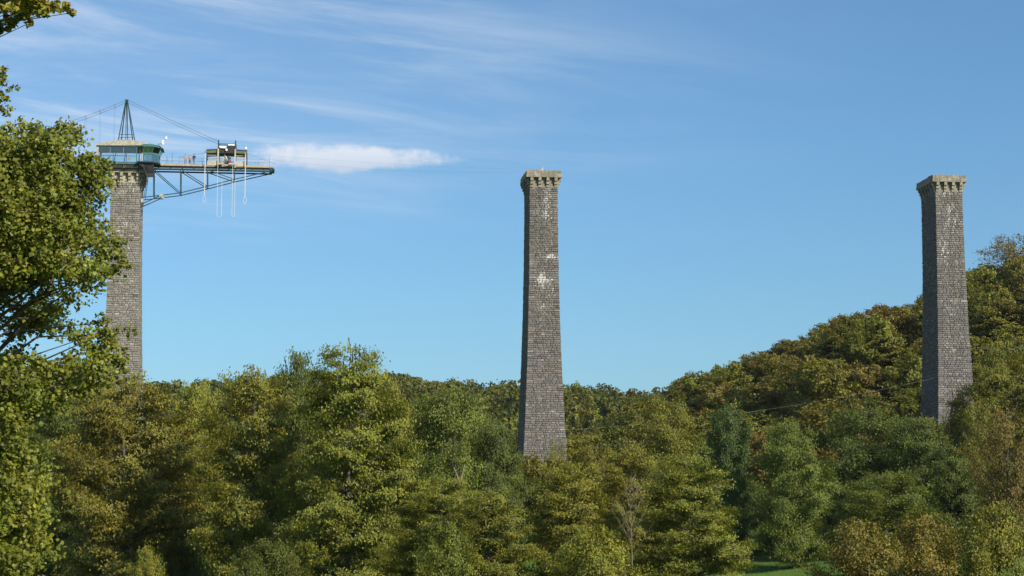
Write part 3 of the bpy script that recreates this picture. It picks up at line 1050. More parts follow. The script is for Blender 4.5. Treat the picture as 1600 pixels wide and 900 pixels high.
# ------------------------------------------------------------------ people
def person(label, px, yl, height, top, legs, skin, hair, pose='stand', face=0.0, base_z=None, group=None):
    """a body grown over a skeleton with the Skin modifier; z up, facing -y"""
    h = height
    J = {}
    def P(n, x, y, z): J[n] = (x * h, y * h, z * h)
    P('pelvis', 0, 0, .53); P('waist', 0, 0, .61); P('chest', 0, -.005, .73); P('neck', 0, 0, .825); P('chin', 0, -.012, .875); P('head', 0, -.012, .935); P('crown', 0, -.005, .975)
    lean = {'stand': 0, 'bend': .75, 'sit': .15}[pose]
    for s, n in ((-1, 'l'), (1, 'r')):
        P('sh' + n, s * .115, 0, .80); P('el' + n, s * .14, .01, .635); P('wr' + n, s * .125, -.05, .50); P('ha' + n, s * .122, -.065, .455)
        P('hip' + n, s * .052, 0, .50); P('kn' + n, s * .06, -.012, .285); P('an' + n, s * .062, .012, .045); P('to' + n, s * .07, -.085, .018)
    if pose == 'stand':
        P('wrr', .07, -.12, .60); P('har', .03, -.14, .62)
    if pose == 'bend':
        for n, s in (('l', -1), ('r', 1)):
            P('kn' + n, s * .07, -.10, .28)
    if pose == 'sit':
        for n, s in (('l', -1), ('r', 1)):
            P('kn' + n, s * .075, -.24, .49); P('an' + n, s * .07, -.26, .26); P('to' + n, s * .07, -.34, .235)
            P('el' + n, s * .15, -.05, .64); P('wr' + n, s * .1, -.17, .56); P('ha' + n, s * .09, -.22, .55)
    if lean:
        piv = Vector(J['pelvis'])
        R_ = Matrix.Rotation(lean, 3, 'X')
        for n in list(J):
            if n[:2] in ('wa', 'ch', 'ne', 'he', 'cr', 'sh', 'el', 'wr', 'ha') and n != 'hand':
                J[n] = tuple(piv + R_ @ (Vector(J[n]) - piv))
        if pose == 'bend':
            for n in ('l', 'r'):
                e = Vector(J['sh' + n])
                J['el' + n] = tuple(e + Vector((0, -.05 * h, -.16 * h))); J['wr' + n] = tuple(e + Vector((0, -.1 * h, -.30 * h))); J['ha' + n] = tuple(e + Vector((0, -.12 * h, -.345 * h)))
    rad = dict(pelvis=(.082, .062), waist=(.075, .055), chest=(.092, .062), neck=(.034, .034), chin=(.036, .042), head=(.045, .055), crown=(.028, .034))
    for n in 'lr':
        rad.update({'sh' + n: (.036, .04), 'el' + n: (.026, .026), 'wr' + n: (.018, .02), 'ha' + n: (.014, .022),
                    'hip' + n: (.052, .056), 'kn' + n: (.036, .036), 'an' + n: (.024, .026), 'to' + n: (.024, .016)})
    edges = [('pelvis', 'waist'), ('waist', 'chest'), ('chest', 'neck'), ('neck', 'chin'), ('chin', 'head'), ('head', 'crown')]
    for n in 'lr':
        edges += [('chest', 'sh' + n), ('sh' + n, 'el' + n), ('el' + n, 'wr' + n), ('wr' + n, 'ha' + n), ('pelvis', 'hip' + n), ('hip' + n, 'kn' + n), ('kn' + n, 'an' + n), ('an' + n, 'to' + n)]
    names = list(J)
    me = bpy.data.meshes.new('skeleton')
    me.from_pydata([J[n] for n in names], [(names.index(a), names.index(b)) for a, b in edges], [])
    tmp = bpy.data.objects.new('skeleton', me)
    COL.objects.link(tmp)
    md = tmp.modifiers.new('skin', 'SKIN'); md.use_smooth_shade = True
    for i, n in enumerate(names):
        sv = me.skin_vertices[0].data[i]
        sv.radius = (rad[n][0] * h, rad[n][1] * h)
        sv.use_root = (n == 'pelvis')
    sb = tmp.modifiers.new('sub', 'SUBSURF'); sb.levels = 1; sb.render_levels = 1
    dg = bpy.context.evaluated_depsgraph_get()
    body = bpy.data.meshes.new_from_object(tmp.evaluated_get(dg))
    bpy.data.objects.remove(tmp)
    body.name = 'body'
    body.materials.clear()
    for mm in (top, legs, skin, BLACK):
        body.materials.append(mm)
    Jv = {n: Vector(J[n]) for n in J}
    for p in body.polygons:
        c_ = p.center
        best = min(names, key=lambda n: (Jv[n] - c_).length - rad[n][0] * h)
        if best in ('chin', 'head', 'crown', 'hal', 'har', 'wrl', 'wrr', 'neck'):
            k = 2
        elif best[:2] in ('hi', 'kn', 'pe') or best[:2] == 'an':
            k = 1
        elif best[:2] == 'to':
            k = 3
        else:
            k = 0
        p.material_index = k
    x = loc(px, 250, yl)[0]
    z = base_z if base_z is not None else zd - .035
    b = Vector((x, yl, z))
    root = thing('person', label, 'person', wpt(b), PIER_ROT + face, group)
    o = link('body', body, None, root)
    hd = Jv['head']
    hm = MB().ball(hd + Vector((0, .014 * h, .018 * h)), (.052 * h, .058 * h, .05 * h), 10, 7)
    hm.build('hair', hair, root)
    fm = MB()
    for s in (-1, 1):
        fm.ball(hd + Vector((s * .02 * h, -.052 * h, -.004 * h)), .006 * h, 6, 4)
    fm.build('eyes', BLACK, root)
    nm = MB().ball(hd + Vector((0, -.058 * h, -.02 * h)), (.009 * h, .014 * h, .015 * h), 6, 5)
    nm.build('nose', skin, root)
    em = MB().ball(hd + Vector((-.047 * h, 0, -.012 * h)), (.008 * h, .014 * h, .02 * h), 6, 5)
    em.ball(hd + Vector((.047 * h, 0, -.012 * h)), (.008 * h, .014 * h, .02 * h), 6, 5)
    em.build('ears', skin, root)
    return root


SKIN = mat('skin', (0.45, 0.28, 0.20), 0.6, var=.04)
HAIR = mat('dark_hair', (0.03, 0.02, 0.015), 0.7)
FAIR = mat('fair_hair', (0.22, 0.15, 0.08), 0.7)
TAN = mat('tan_jacket', (0.36, 0.27, 0.18), 0.9)
NAVY = mat('navy_jumper', (0.018, 0.022, 0.05), 0.9)
GREYT = mat('grey_trousers', (0.19, 0.19, 0.23), 0.9)
JEANS = mat('blue_jeans', (0.15, 0.20, 0.28), 0.9)
PINK = mat('faded_red_top', (0.42, 0.20, 0.17), 0.9)
DARKS = mat('dark_shorts', (0.03, 0.035, 0.04), 0.9)
CREAM = mat('cream_shirt', (0.62, 0.55, 0.42), 0.9)
RED = mat('dark_red_shirt', (0.22, 0.03, 0.04), 0.9)
person('person in tan jacket and grey trousers standing at the jetty rail', 289.8, 1.9, 1.78, TAN, GREYT, SKIN, HAIR, face=.3)
person('shorter person in faded red top and dark shorts between two others', 296.8, 1.9, 1.56, PINK, DARKS, SKIN, FAIR, face=-.2)
person('person in dark navy jumper and blue jeans standing at the jetty rail', 303.2, 1.8, 1.80, NAVY, JEANS, SKIN, HAIR, face=-.5)
person('crew member in cream shirt bending forward under the shelter roof', 353.5, .95, 1.75, CREAM, OLIVE, SKIN, HAIR, 'bend', face=-.5)
person('person in dark red shirt sitting on the jump step', 358.8, .72, 1.7, RED, CREAM, SKIN, HAIR, 'sit', face=.2, base_z=Zp(256.6) - .82)
person('person in tan jacket sitting at the edge beside a gantry post', 345.0, .72, 1.7, TAN, RED, SKIN, FAIR, 'sit', face=-.2, base_z=Zp(256.6) - .82)

# ------------------------------------------------------------------ trees
def leaf_mesh(name, C, N, size, cols, seed=0, aspect=0.62, sides=4):
    """many small kite shaped leaves: centre, facing, length, tint"""
    g = np.random.default_rng(seed)
    n = len(C)
    N = N / np.maximum(np.linalg.norm(N, axis=1, keepdims=True), 1e-6)
    r = g.normal(size=(n, 3))
    T = np.cross(N, r)
    T /= np.maximum(np.linalg.norm(T, axis=1, keepdims=True), 1e-6)
    B = np.cross(N, T)
    s = size[:, None]
    if sides == 5:
        V = np.empty((n, 5, 3), np.float32)
        fold = N * s * g.uniform(.02, .2, (n, 1))
        for i, (a_, b_, f_) in enumerate(((-.46, .16, .3), (.05, .50, 1), (.5, 0, -.4), (.05, -.50, 1), (-.46, -.16, .3))):
            V[:, i] = C + T * s * a_ + B * s * aspect * b_ + fold * f_
        col = np.ones((n, 5, 4), np.float32)
        col[:, :, :3] = cols[:, None, :]
        return mesh_np(name, V.reshape(-1, 3), np.arange(5 * n), np.full(n, 5), col.reshape(-1, 4))
    V = np.empty((n, 4, 3), np.float32)
    fold = N * s * 0.10
    V[:, 0] = C - T * s * 0.5
    V[:, 1] = C + B * s * aspect * 0.5 + fold
    V[:, 2] = C + T * s * 0.5
    V[:, 3] = C - B * s * aspect * 0.5 + fold
    col = np.ones((n, 4, 4), np.float32)
    col[:, :, :3] = cols[:, None, :]
    return mesh_np(name, V.reshape(-1, 3), np.arange(4 * n), np.full(n, 4), col.reshape(-1, 4))


def tint_cols(g, clump_id, n_clump, warm=0.25, spread=0.16, leaf=0.14):
    """leaf tints around 1: each spray has its own, some turning yellow or brown"""
    v = g.normal(1.0, spread, n_clump).clip(.6, 1.5)
    w = g.random(n_clump) ** 2.2 * warm * 1.3
    base = np.stack([v * (1 + w), v * (1 + .15 * w), v * (1 - .5 * w)], 1)
    c = base[clump_id]
    k = g.normal(1.0, leaf, len(clump_id)).clip(.5, 1.6)
    y = (g.random(len(clump_id)) < 0.03 * (1 + 4 * warm))[:, None] * np.array([[.38, .22, .0]])
    return (c * k[:, None] * (1 + y)).clip(.2, 3)


PROFILES = {
    'cone': ([0, .10, .25, .5, .75, .92, 1], [.5, .9, 1, .90, .66, .40, .16]),
    'dome': ([0, .15, .4, .65, .85, .95, 1], [.55, .85, 1, .93, .66, .40, .14]),
    'vase': ([0, .2, .45, .7, .88, 1], [.30, .62, .88, 1, .78, .25]),
    'bush': ([0, .2, .5, .75, .9, 1], [.85, 1, .95, .72, .45, .15]),
}


def gen_tree(seed, H, R, base, prof, n_limb, n_sub, lps, leaf, flat, rise, warm=.25, up=.55, trunk=.016, gap=.25, bare=0.0, reach=.16, sub=.16):
    """a trunk with limbs and twigs, each twig carrying a spray of leaves"""
    g = np.random.default_rng(seed)
    wood = MB()
    ft, fr = PROFILES[prof]
    # trunk
    npt = 9
    bend = g.normal(0, .018 * H, (npt, 2)).cumsum(0) * np.linspace(0, 1, npt)[:, None]
    tz = np.linspace(-.03 * H, H * .97, npt)
    tr = trunk * H * (1 - np.linspace(0, 1, npt)) ** .9 + .002 * H
    tr[0] *= 1.35
    wood.tube([(bend[i, 0], bend[i, 1], tz[i]) for i in range(npt)], list(tr), 8)
    C, Nn, ID = [], [], []
    nid = 0
    az = g.random() * 6.28
    for i in range(n_limb):
        t = (i + g.random() * .9) / n_limb
        t = t ** .9
        env = np.interp(t, ft, fr) * R
        az += 2.39996 + g.normal(0, .35)
        ln = env * g.uniform(.74, 1.10)
        if g.random() < gap:
            ln *= g.uniform(.5, .8)
        zc = base * H + t * (H * (1 - base)) * .96
        r_ = rise * (1.0 + .8 * t) + g.normal(0, .10)
        z0 = max(.05 * H, zc - ln * math.sin(r_) * .8)
        k = np.interp(z0, tz, range(npt))
        k0 = int(min(npt - 2, k)); fr_ = k - k0
        ox = bend[k0] * (1 - fr_) + bend[k0 + 1] * fr_
        p0 = np.array([ox[0], ox[1], z0])
        dirh = np.array([math.cos(az), math.sin(az), 0])
        def pt(u):
            sag = -.10 * ln * u * u
            return p0 + dirh * ln * u + np.array([0, 0, ln * u * math.sin(r_) + sag])
        lr = max(.007 * H * (1 - t) + .0035 * H, .03) * (ln / R + .3) * .7
        wood.tube([pt(u) for u in (0, .35, .7, .98)], [lr, lr * .75, lr * .45, lr * .15], 5, cap=False)
        ns = max(2, int(n_sub * (ln / R) * g.uniform(.85, 1.15) + .5))
        for j in range(ns):
            u = .16 + .86 * ((j + g.random()) / ns)
            side = g.choice((-1, 1)) * g.uniform(.15, 1.2)
            sl = sub * R * g.uniform(.6, 1.35) * (1.25 - .5 * u)
            q0 = pt(min(u, 1.0))
            a2 = az + side
            q1 = q0 + np.array([math.cos(a2) * sl, math.sin(a2) * sl, sl * g.uniform(-.05, .5)])
            if g.random() < .6:
                wood.tube([q0, q1], [lr * .28, lr * .08], 3, cap=False)
            if g.random() < bare:
                continue
            n = int(lps * g.uniform(.6, 1.35))
            rad = reach * R * g.uniform(.75, 1.3)
            # leaves lie in a flattened spray around the twig's outer half
            w = g.random(n)
            cc = q0 + (q1 - q0) * (.35 + .75 * w)[:, None]
            d = g.normal(0, .48, (n, 3)) * np.array([rad, rad, rad * flat])
            d[:, 2] -= .18 * (d[:, 0] ** 2 + d[:, 1] ** 2) / rad
            C.append(cc + d)
            nn = g.normal(0, .5, (n, 3)) + np.array([0, 0, up]) + dirh * .8
            Nn.append(nn)
            ID.append(np.full(n, nid)); nid += 1
    # upright shoots break the outline at the top
    for i in range(5):
        a = g.random() * 6.28
        rr = g.uniform(0, .35) * R
        p0 = np.array([math.cos(a) * rr, math.sin(a) * rr, H * g.uniform(.82, .92)])
        hgt = H * g.uniform(.05, .10)
        p1 = p0 + np.array([g.normal(0, .02 * H), g.normal(0, .02 * H), hgt])
        wood.tube([p0, p1], [.003 * H, .001 * H], 3, cap=False)
        n = int(lps * .5)
        w = g.random(n)
        C.append(p0 + (p1 - p0) * w[:, None] + g.normal(0, .28, (n, 3)) * reach * R * (1.1 - w)[:, None])
        Nn.append(g.normal(0, 1, (n, 3)) + np.array([0, 0, .3]))
        ID.append(np.full(n, nid)); nid += 1
    C = np.concatenate(C); Nn = np.concatenate(Nn); ID = np.concatenate(ID)
    keep = C[:, 2] > .02 * H
    C, Nn, ID = C[keep], Nn[keep], ID[keep]
    size = leaf * g.uniform(.65, 1.3, len(C))
    cols = tint_cols(g, ID, nid, warm)
    top = np.percentile(C[:, 2], 99.7)
    wid = np.percentile(np.hypot(C[:, 0], C[:, 1]), 96)
    return wood.mesh('trunk'), (C, Nn, size, cols), top, wid


KINDS = {}


def kind(name, seed, H, R, **kw):
    w, (C, N, s, c), top, wid = gen_tree(seed, H, R, **kw)
    me = leaf_mesh('crown', C, N, s, c, seed + 1)
    me.materials.append(LEAF)
    w.materials.append(BARK)
    KINDS[name] = (w, me, top, wid)
    return C, N, s, c


# near and middle-distance trees, built at about 13 m
kind('alder', 11, 13.5, 5.4, base=.03, prof='cone', n_limb=66, n_sub=30, lps=80, leaf=.17, flat=.22, rise=.24, warm=.12, up=.9, gap=.2, reach=.13, sub=.26)
kind('alder_loose', 12, 12.5, 4.6, base=.03, prof='dome', n_limb=58, n_sub=26, lps=80, leaf=.165, flat=.34, rise=.42, warm=.2, up=.7, gap=.2, reach=.14, sub=.26)
kind('hornbeam', 13, 12.5, 5.6, base=.08, prof='dome', n_limb=66, n_sub=30, lps=78, leaf=.17, flat=.20, rise=.34, warm=.2, up=.85, gap=.2, reach=.12, sub=.28)
kind('oak', 14, 12.0, 5.4, base=.03, prof='dome', n_limb=54, n_sub=24, lps=96, leaf=.17, flat=.55, rise=.42, warm=.12, up=.6, reach=.14, sub=.22, gap=.3)
kind('ash', 15, 13.0, 4.6, base=.04, prof='dome', n_limb=54, n_sub=22, lps=84, leaf=.18, flat=.6, rise=.65, warm=.2, up=.55, gap=.25, reach=.15, sub=.24)
kind('shrub', 16, 5.0, 3.0, base=.0, prof='bush', n_limb=60, n_sub=10, lps=80, leaf=.13, flat=.75, rise=.6, warm=.25, up=.4, trunk=.015)
kind('thin', 17, 11.0, 4.0, base=.06, prof='vase', n_limb=60, n_sub=10, lps=46, leaf=.18, flat=.6, rise=.85, warm=.3, up=.4, bare=.15)
kind('dense', 18, 12.0, 4.2, base=.02, prof='dome', n_limb=60, n_sub=16, lps=100, leaf=.18, flat=.6, rise=.5, warm=.05, up=.5, reach=.15, sub=.2)
# hillside trees, farther off: fewer, larger sprays
HK = dict(lps=46, leaf=.36, n_limb=44, n_sub=15, gap=.25, reach=.14, sub=.22)
kind('hill_round', 21, 11.5, 5.0, base=.05, prof='dome', flat=.6, rise=.5, warm=.18, **HK)
kind('hill_tall', 22, 12.5, 4.4, base=.05, prof='vase', flat=.6, rise=.8, warm=.3, **HK)
kind('hill_cone', 23, 12.0, 4.4, base=.04, prof='cone', flat=.45, rise=.4, warm=.15, **HK)
FAR = kind('hill_far', 24, 11.0, 5.2, base=.06, prof='dome', flat=.7, rise=.5, warm=.2, lps=17, leaf=.62, n_limb=40, n_sub=11, gap=.3, sub=.2)

# base leaf colours (the mesh tints vary round these)
LC = dict(
    olive=(.160, .172, .020), olive_brown=(.168, .158, .022), yellow_green=(.188, .198, .022), mid_green=(.116, .142, .018),
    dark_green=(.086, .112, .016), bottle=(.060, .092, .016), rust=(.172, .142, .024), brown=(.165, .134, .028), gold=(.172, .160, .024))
TREE_N = {}


def tree(k, name, label, loc_, scale, width, color, rz, group=None, tilt=0.0):
    w, c, top, wid = KINDS[k]
    o = thing(name, label, 'tree' if 'shrub' not in name and 'bush' not in name else 'bush', loc_, rz, group)
    o.scale = (width, width, scale)
    if tilt:
        o.rotation_euler = (0, tilt, rz)
    a = link('trunk', w, None, o)
    b = link('crown', c, None, o)
    b.color = tuple(color) + (1,)
    return o


def front(k, name, label, px, top_py, hw_px, Y, color, group=None, seed=None, sink=0.0):
    """a tree by the picture place of its crown; it stands on the ground Y metres off"""
    x = at(px, 700, Y).x
    gz = float(terrain(x, Y)) - .1 - sink
    _, _, top, wid = KINDS[k]
    zt = at(px, top_py, Y).z
    sc = (zt - gz) / top
    wd = hw_px * Y / F / wid
    rz = RND.uniform(0, 6.28) if seed is None else seed
    return tree(k, name, label, (x, Y, gz), sc, wd, LC[color], rz, group)


front('alder', 'alder_tree', 'tallest bushy green tree, layered branches, in front of the wood', 545, 552, 114, 135, 'olive')
front('alder_loose', 'alder_tree', 'yellow-green tree with loose crown leaning against the tallest bushy tree', 395, 586, 92, 140, 'yellow_green')
front('hornbeam', 'hornbeam_tree', 'broad olive-brown tree with flat layered sprays below the cabin pier', 210, 596, 132, 150, 'olive_brown')
front('ash', 'dark_tree', 'dark tree top rising just behind the tallest bushy tree', 452, 560, 60, 158, 'dark_green')
front('oak', 'oak_tree', 'dark green round oak beside the pinnacle pier', 690, 616, 98, 172, 'mid_green')
front('oak', 'oak_tree', 'dark oak lapping against the foot of the pinnacle pier', 772, 668, 62, 166, 'dark_green')
front('thin', 'ash_tree', 'sparse tree with a pale forked stem showing among its leaves', 700, 690, 60, 150, 'mid_green')
front('alder', 'alder_tree', 'low olive tree at the wood edge in front of the dark oaks', 690, 752, 92, 122, 'olive', seed=2.0)
front('alder_loose', 'alder_tree', 'rounded yellow-green tree between two taller ones at the wood edge', 760, 770, 70, 118, 'olive')
front('alder_loose', 'alder_tree', 'yellow-green leafy tree hiding the foot of the pinnacle pier', 888, 728, 76, 126, 'yellow_green')
front('ash', 'ash_tree', 'upright olive tree just beyond the pinnacle pier foot', 935, 702, 52, 190, 'olive_brown')
front('alder', 'alder_tree', 'broad olive tree beside the small green meadow', 1085, 716, 98, 124, 'olive', seed=4.0)
front('hornbeam', 'hornbeam_tree', 'brownish tree behind the pale bare sapling', 990, 700, 70, 150, 'olive_brown')
front('dense', 'dark_tree', 'deep green dense tree standing out among olive neighbours', 1136, 640, 46, 215, 'bottle')
front('ash', 'ash_tree', 'olive tree with upswept limbs left of the deep green dense tree', 1050, 625, 66, 235, 'olive')
front('oak', 'oak_tree', 'dark oak with paler patches above the small green meadow', 1238, 662, 66, 205, 'mid_green')
front('oak', 'oak_tree', 'widest dark green oak on the lower slope', 1340, 640, 100, 214, 'dark_green', seed=1.0)
front('oak', 'oak_tree', 'dark green oak in front of the slope pier', 1440, 656, 78, 206, 'dark_green', seed=3.3)
front('thin', 'young_ash', 'thin yellow-green young tree against the foot of the pinnacle pier', 874, 690, 26, 268, 'yellow_green')
front('shrub', 'ivy_bush', 'small leafy bush against the front foot of the slope pier', 1502, 618, 34, 268, 'olive_brown')
front('oak', 'oak_tree', 'low dark oak behind the golden bushes', 1385, 740, 90, 170, 'mid_green', seed=5.0)
front('oak', 'oak_tree', 'low dark oak at the far edge of the meadow', 1230, 750, 62, 232, 'dark_green', seed=.6)
front('dense', 'dark_tree', 'dark pointed tree right against the golden bushes', 1490, 700, 56, 176, 'dark_green', seed=2.6)
front('hornbeam', 'hornbeam_tree', 'olive-brown tree overlapping the slope pier', 1556, 548, 76, 262, 'olive')
front('thin', 'ash_tree', 'thin reddish-brown tree with bare twigs in front of the slope pier', 1578, 640, 62, 150, 'brown')
front('ash', 'ash_tree', 'olive upright tree between slope pier and the thin reddish tree', 1535, 640, 46, 230, 'olive', seed=1.5)
front('alder_loose', 'alder_tree', 'yellow-green tree peeping between the hornbeam and the wood', 312, 604, 52, 172, 'yellow_green')
front('hornbeam', 'hornbeam_tree', 'tree with leaves coloured dark as if shaded, between near oak and broad olive-brown tree', 92, 640, 74, 166, 'dark_green', seed=2.2)  # darker leaf colour stands in for shade on this tree
front('ash', 'ash_tree', 'olive tree closing the gap in front of the cabin pier foot', 190, 606, 70, 200, 'olive')
front('oak', 'oak_tree', 'dark green tree left of the layered olive-brown one', 120, 606, 70, 190, 'dark_green', seed=.3)
front('ash', 'ash_tree', 'tall olive tree behind the layered alder by the oaks', 612, 600, 50, 205, 'olive_brown')
front('oak', 'oak_tree', 'round oak at the back between dark oak and pinnacle pier', 762, 655, 52, 235, 'mid_green', seed=2.9)
front('shrub', 'golden_bush', 'golden-yellow bush at the edge of the small meadow', 1338, 816, 88, 106, 'gold')
front('shrub', 'golden_bush', 'golden-brown bush between the yellow and the green bush', 1440, 812, 84, 114, 'rust', seed=1.0)
front('shrub', 'green_bush', 'wide green bush beside the golden-brown bush', 1552, 792, 88, 100, 'olive', seed=2.0)
front('shrub', 'green_bush', 'small green bush under the layered olive-brown tree', 232, 858, 34, 112, 'yellow_green', seed=.7)
front('shrub', 'green_bush', 'low green bush in front of the wood below the pinnacle pier', 700, 822, 60, 108, 'mid_green', seed=1.7)
front('shrub', 'green_bush', 'low olive bush at the foot of the broad olive tree', 930, 826, 84, 112, 'olive', seed=2.7)
front('shrub', 'green_bush', 'rough bush in the far hedge of the meadow', 1190, 836, 36, 250, 'mid_green', seed=3.7)
front('shrub', 'green_bush', 'low dark bush below the tallest bushy tree', 420, 846, 70, 128, 'dark_green', seed=4.7)
front('shrub', 'green_bush', 'dark bush in the gap between hornbeam and yellow-green tree', 305, 800, 50, 150, 'dark_green', seed=5.7)

# pale bare sapling at the wood edge
x = at(985, 700, 116).x
sap = thing('bare_sapling', 'pale leafless sapling standing before olive trees', 'tree', (x, 116, float(terrain(x, 116)) - .1))
zt = at(985, 738, 116).z - sap.location.z
m = MB()
g_ = random.Random(3)
m.tube([(0, 0, 0), (.06, 0, zt * .4), (-.03, .05, zt * .75), (.05, 0, zt)], [.035, .025, .014, .005], 6)
m.build('trunk', PALE_BARK, sap)
for k in range(26):
    z = zt * g_.uniform(.42, .96)
    a = g_.uniform(0, 6.28); ln = (zt - z) * .42 + .35
    p1 = Vector((math.cos(a) * ln * .6, math.sin(a) * ln * .6, z + ln * .9))
    mb = MB().tube([(0, 0, z), p1 * .5 + Vector((0, 0, z * .5 - .03)), p1], [.010, .007, .003], 4)
    for q in range(3):
        b_ = Vector((0, 0, z)).lerp(p1, g_.uniform(.4, .9))
        mb.tube([b_, b_ + Vector((g_.uniform(-.3, .3), g_.uniform(-.3, .3), g_.uniform(.15, .5)))], [.01, .003], 3)
    mb.build('branch', PALE_BARK, sap)
# pale forked stem among the oaks
x = at(719, 700, 149).x
st_ = thing('forked_stem', 'pale forked dead stem showing among dark oak leaves', 'tree', (x, 147, float(terrain(x, 147)) - .1))
z0 = st_.location.z
pz = lambda py: at(719, py, 147).z - z0
k_ = 147 / F
MB().tube([(0, 0, 0), (0, 0, pz(790)), (.05, 0, pz(752))], [.14, .11, .09], 7).build('trunk', PALE_BARK, st_)
MB().tube([(.03, 0, pz(756)), (-4 * k_, 0, pz(742)), (-9 * k_, 0, pz(730))], [.085, .06, .03], 6).build('limb', PALE_BARK, st_)
MB().tube([(.05, 0, pz(756)), (5 * k_, 0, pz(740)), (8 * k_, 0, pz(726))], [.085, .06, .03], 6).build('limb', PALE_BARK, st_)

# ------------------------------------------------------------------ woods on the slopes
SKYX = [0, 300, 340, 420, 600, 640, 700, 760, 830, 900, 960, 990, 1030, 1100, 1180, 1230, 1300, 1350, 1430, 1510, 1545, 1600, 1700]
SKYY = [600, 600, 592, 584, 582, 592, 593, 598, 598, 600, 607, 612, 606, 580, 556, 526, 502, 482, 470, 436, 412, 396, 380]
NEARX = [0, 330, 380, 600, 640, 720, 800, 890, 960, 1000, 1030, 1040]      # in front of the far hillside the near wood stays lower
NEARY = [606, 606, 600, 600, 622, 632, 650, 690, 662, 632, 600, 0]
PAL = ['olive', 'olive', 'olive_brown', 'olive_brown', 'rust', 'mid_green', 'dark_green', 'yellow_green']
LABEL = {
    'olive': 'olive green tree in the wood covering the slope', 'olive_brown': 'olive-brown tree in the wood covering the slope',
    'rust': 'rusty brown autumn tree in the wood covering the slope', 'mid_green': 'fresh green tree in the wood covering the slope',
    'dark_green': 'dark green tree in the wood covering the slope', 'yellow_green': 'yellowish green tree in the wood covering the slope'}
NAMEOF = {'hill_round': 'woodland_tree', 'hill_tall': 'woodland_tree', 'hill_cone': 'woodland_tree'}
def zone(x, y, px, lim, gz, hgt):
    """where on the slope a tree stands, in words"""
    _, tp = project(x, y, gz + hgt)
    if tp < np.interp(px, SKYX, SKYY) + 14:
        return 'on the skyline of the slope beside the last pier' if px > 1380 else 'on the skyline of the slope between the bare piers'
    if px > 1440:
        return 'on the slope beyond the last pier'
    if px < 330:
        return 'at the foot of the cabin pier'
    if px < 900:
        return 'in the wood behind the pinnacle pier'
    if y < 285:
        return 'at the foot of the wooded slope'
    if y < 340:
        return 'half way up the wooded slope'
    return 'high on the wooded slope below the skyline'


g = random.Random(21)
cells = []
yy = 238.0
while yy < 430:
    step = 8.3 + (yy - 238) * .010
    x0 = (-740 / F) * yy if yy < 272 else (-20 / F) * yy
    x1 = (900 / F) * yy
    xx = x0 + g.uniform(0, step)
    while xx < x1:
        cells.append((xx + g.uniform(-2.4, 2.4), yy + g.uniform(-2.6, 2.6)))
        xx += step
    yy += step * .92
placed = 0
pier_spots = [(p + EY * 3.2) for p in PIERS]
for (x, y) in cells:
    px, _ = project(x, y, 20)
    if px < 70 or px > 1690:
        continue
    if any((Vector((x, y, 0)) - Vector((p.x, p.y, 0))).length < 6.5 for p in pier_spots):
        continue
    gz = float(terrain(x, y)) - .15
    if y < 262 and 1120 < px < 1300:
        continue
    k = g.choice(['hill_round', 'hill_round', 'hill_tall', 'hill_cone'])
    _, _, top, wid = KINDS[k]
    hgt = g.choice((g.uniform(7.5, 10), g.uniform(9, 12), g.uniform(11, 14)))
    lim = max(np.interp(px, SKYX, SKYY), np.interp(px, NEARX, NEARY)) + g.uniform(0, 9)
    for b0_, b1_, ly, pi in ((806, 892, 700, 1), (1430, 1518, 655, 2)):
        wpx = 4.2 * F / y
        if b0_ - wpx < px < b1_ + wpx * .55 and y < PIERS[pi].y + 2:
            lim = max(lim, ly + g.uniform(0, 20))
    ztop = at(px, lim, y).z
    if gz + hgt > ztop:
        hgt = ztop - gz
    if hgt < 5.2:
        continue
    pal = g.choice(PAL + ['olive_brown', 'rust', 'olive_brown'] if px > 1000 else PAL[:4] + PAL[5:7])
    if 1180 < px < 1420 and y > 250 and g.random() < .4:
        pal = g.choice(['rust', 'olive_brown'])
    wf = g.uniform(.8, 1.35)
    w_ = wf * (3.6 + 0.14 * hgt) / wid
    size = 'tall ' if hgt > 11.3 else ('low ' if hgt < 8.8 else '')
    shape = {'hill_round': 'round-headed', 'hill_tall': 'upright', 'hill_cone': 'pointed'}[k]
    where = zone(x, y, px, lim, gz, hgt)
    lab = f'{size}{"broad " if wf > 1.17 else ("slim " if wf < .98 else "")}{shape} {pal.replace("_", "-") if pal != "rust" else "rusty brown"} tree {where}'
    tree(k, 'woodland_tree', lab, (x, y, gz), hgt / top, w_, tuple(q_ * .88 for q_ in LC[pal]), g.uniform(0, 6.28), f'woodland trees {where}')
    placed += 1
print('slope trees', placed)
# wind-bent tree on the crest
x = at(1588, 400, 372).x
gz = float(terrain(x, 372))
w, c, top, wid = KINDS['thin']
o = tree('thin', 'wind_bent_tree', 'rust-brown wind-bent tree on the crest with sky between its limbs', (x + 2, 372, gz), (at(1588, 368, 372).z - gz) / top, 74 * 372 / F / wid, LC['brown'], .8, None, -.16)

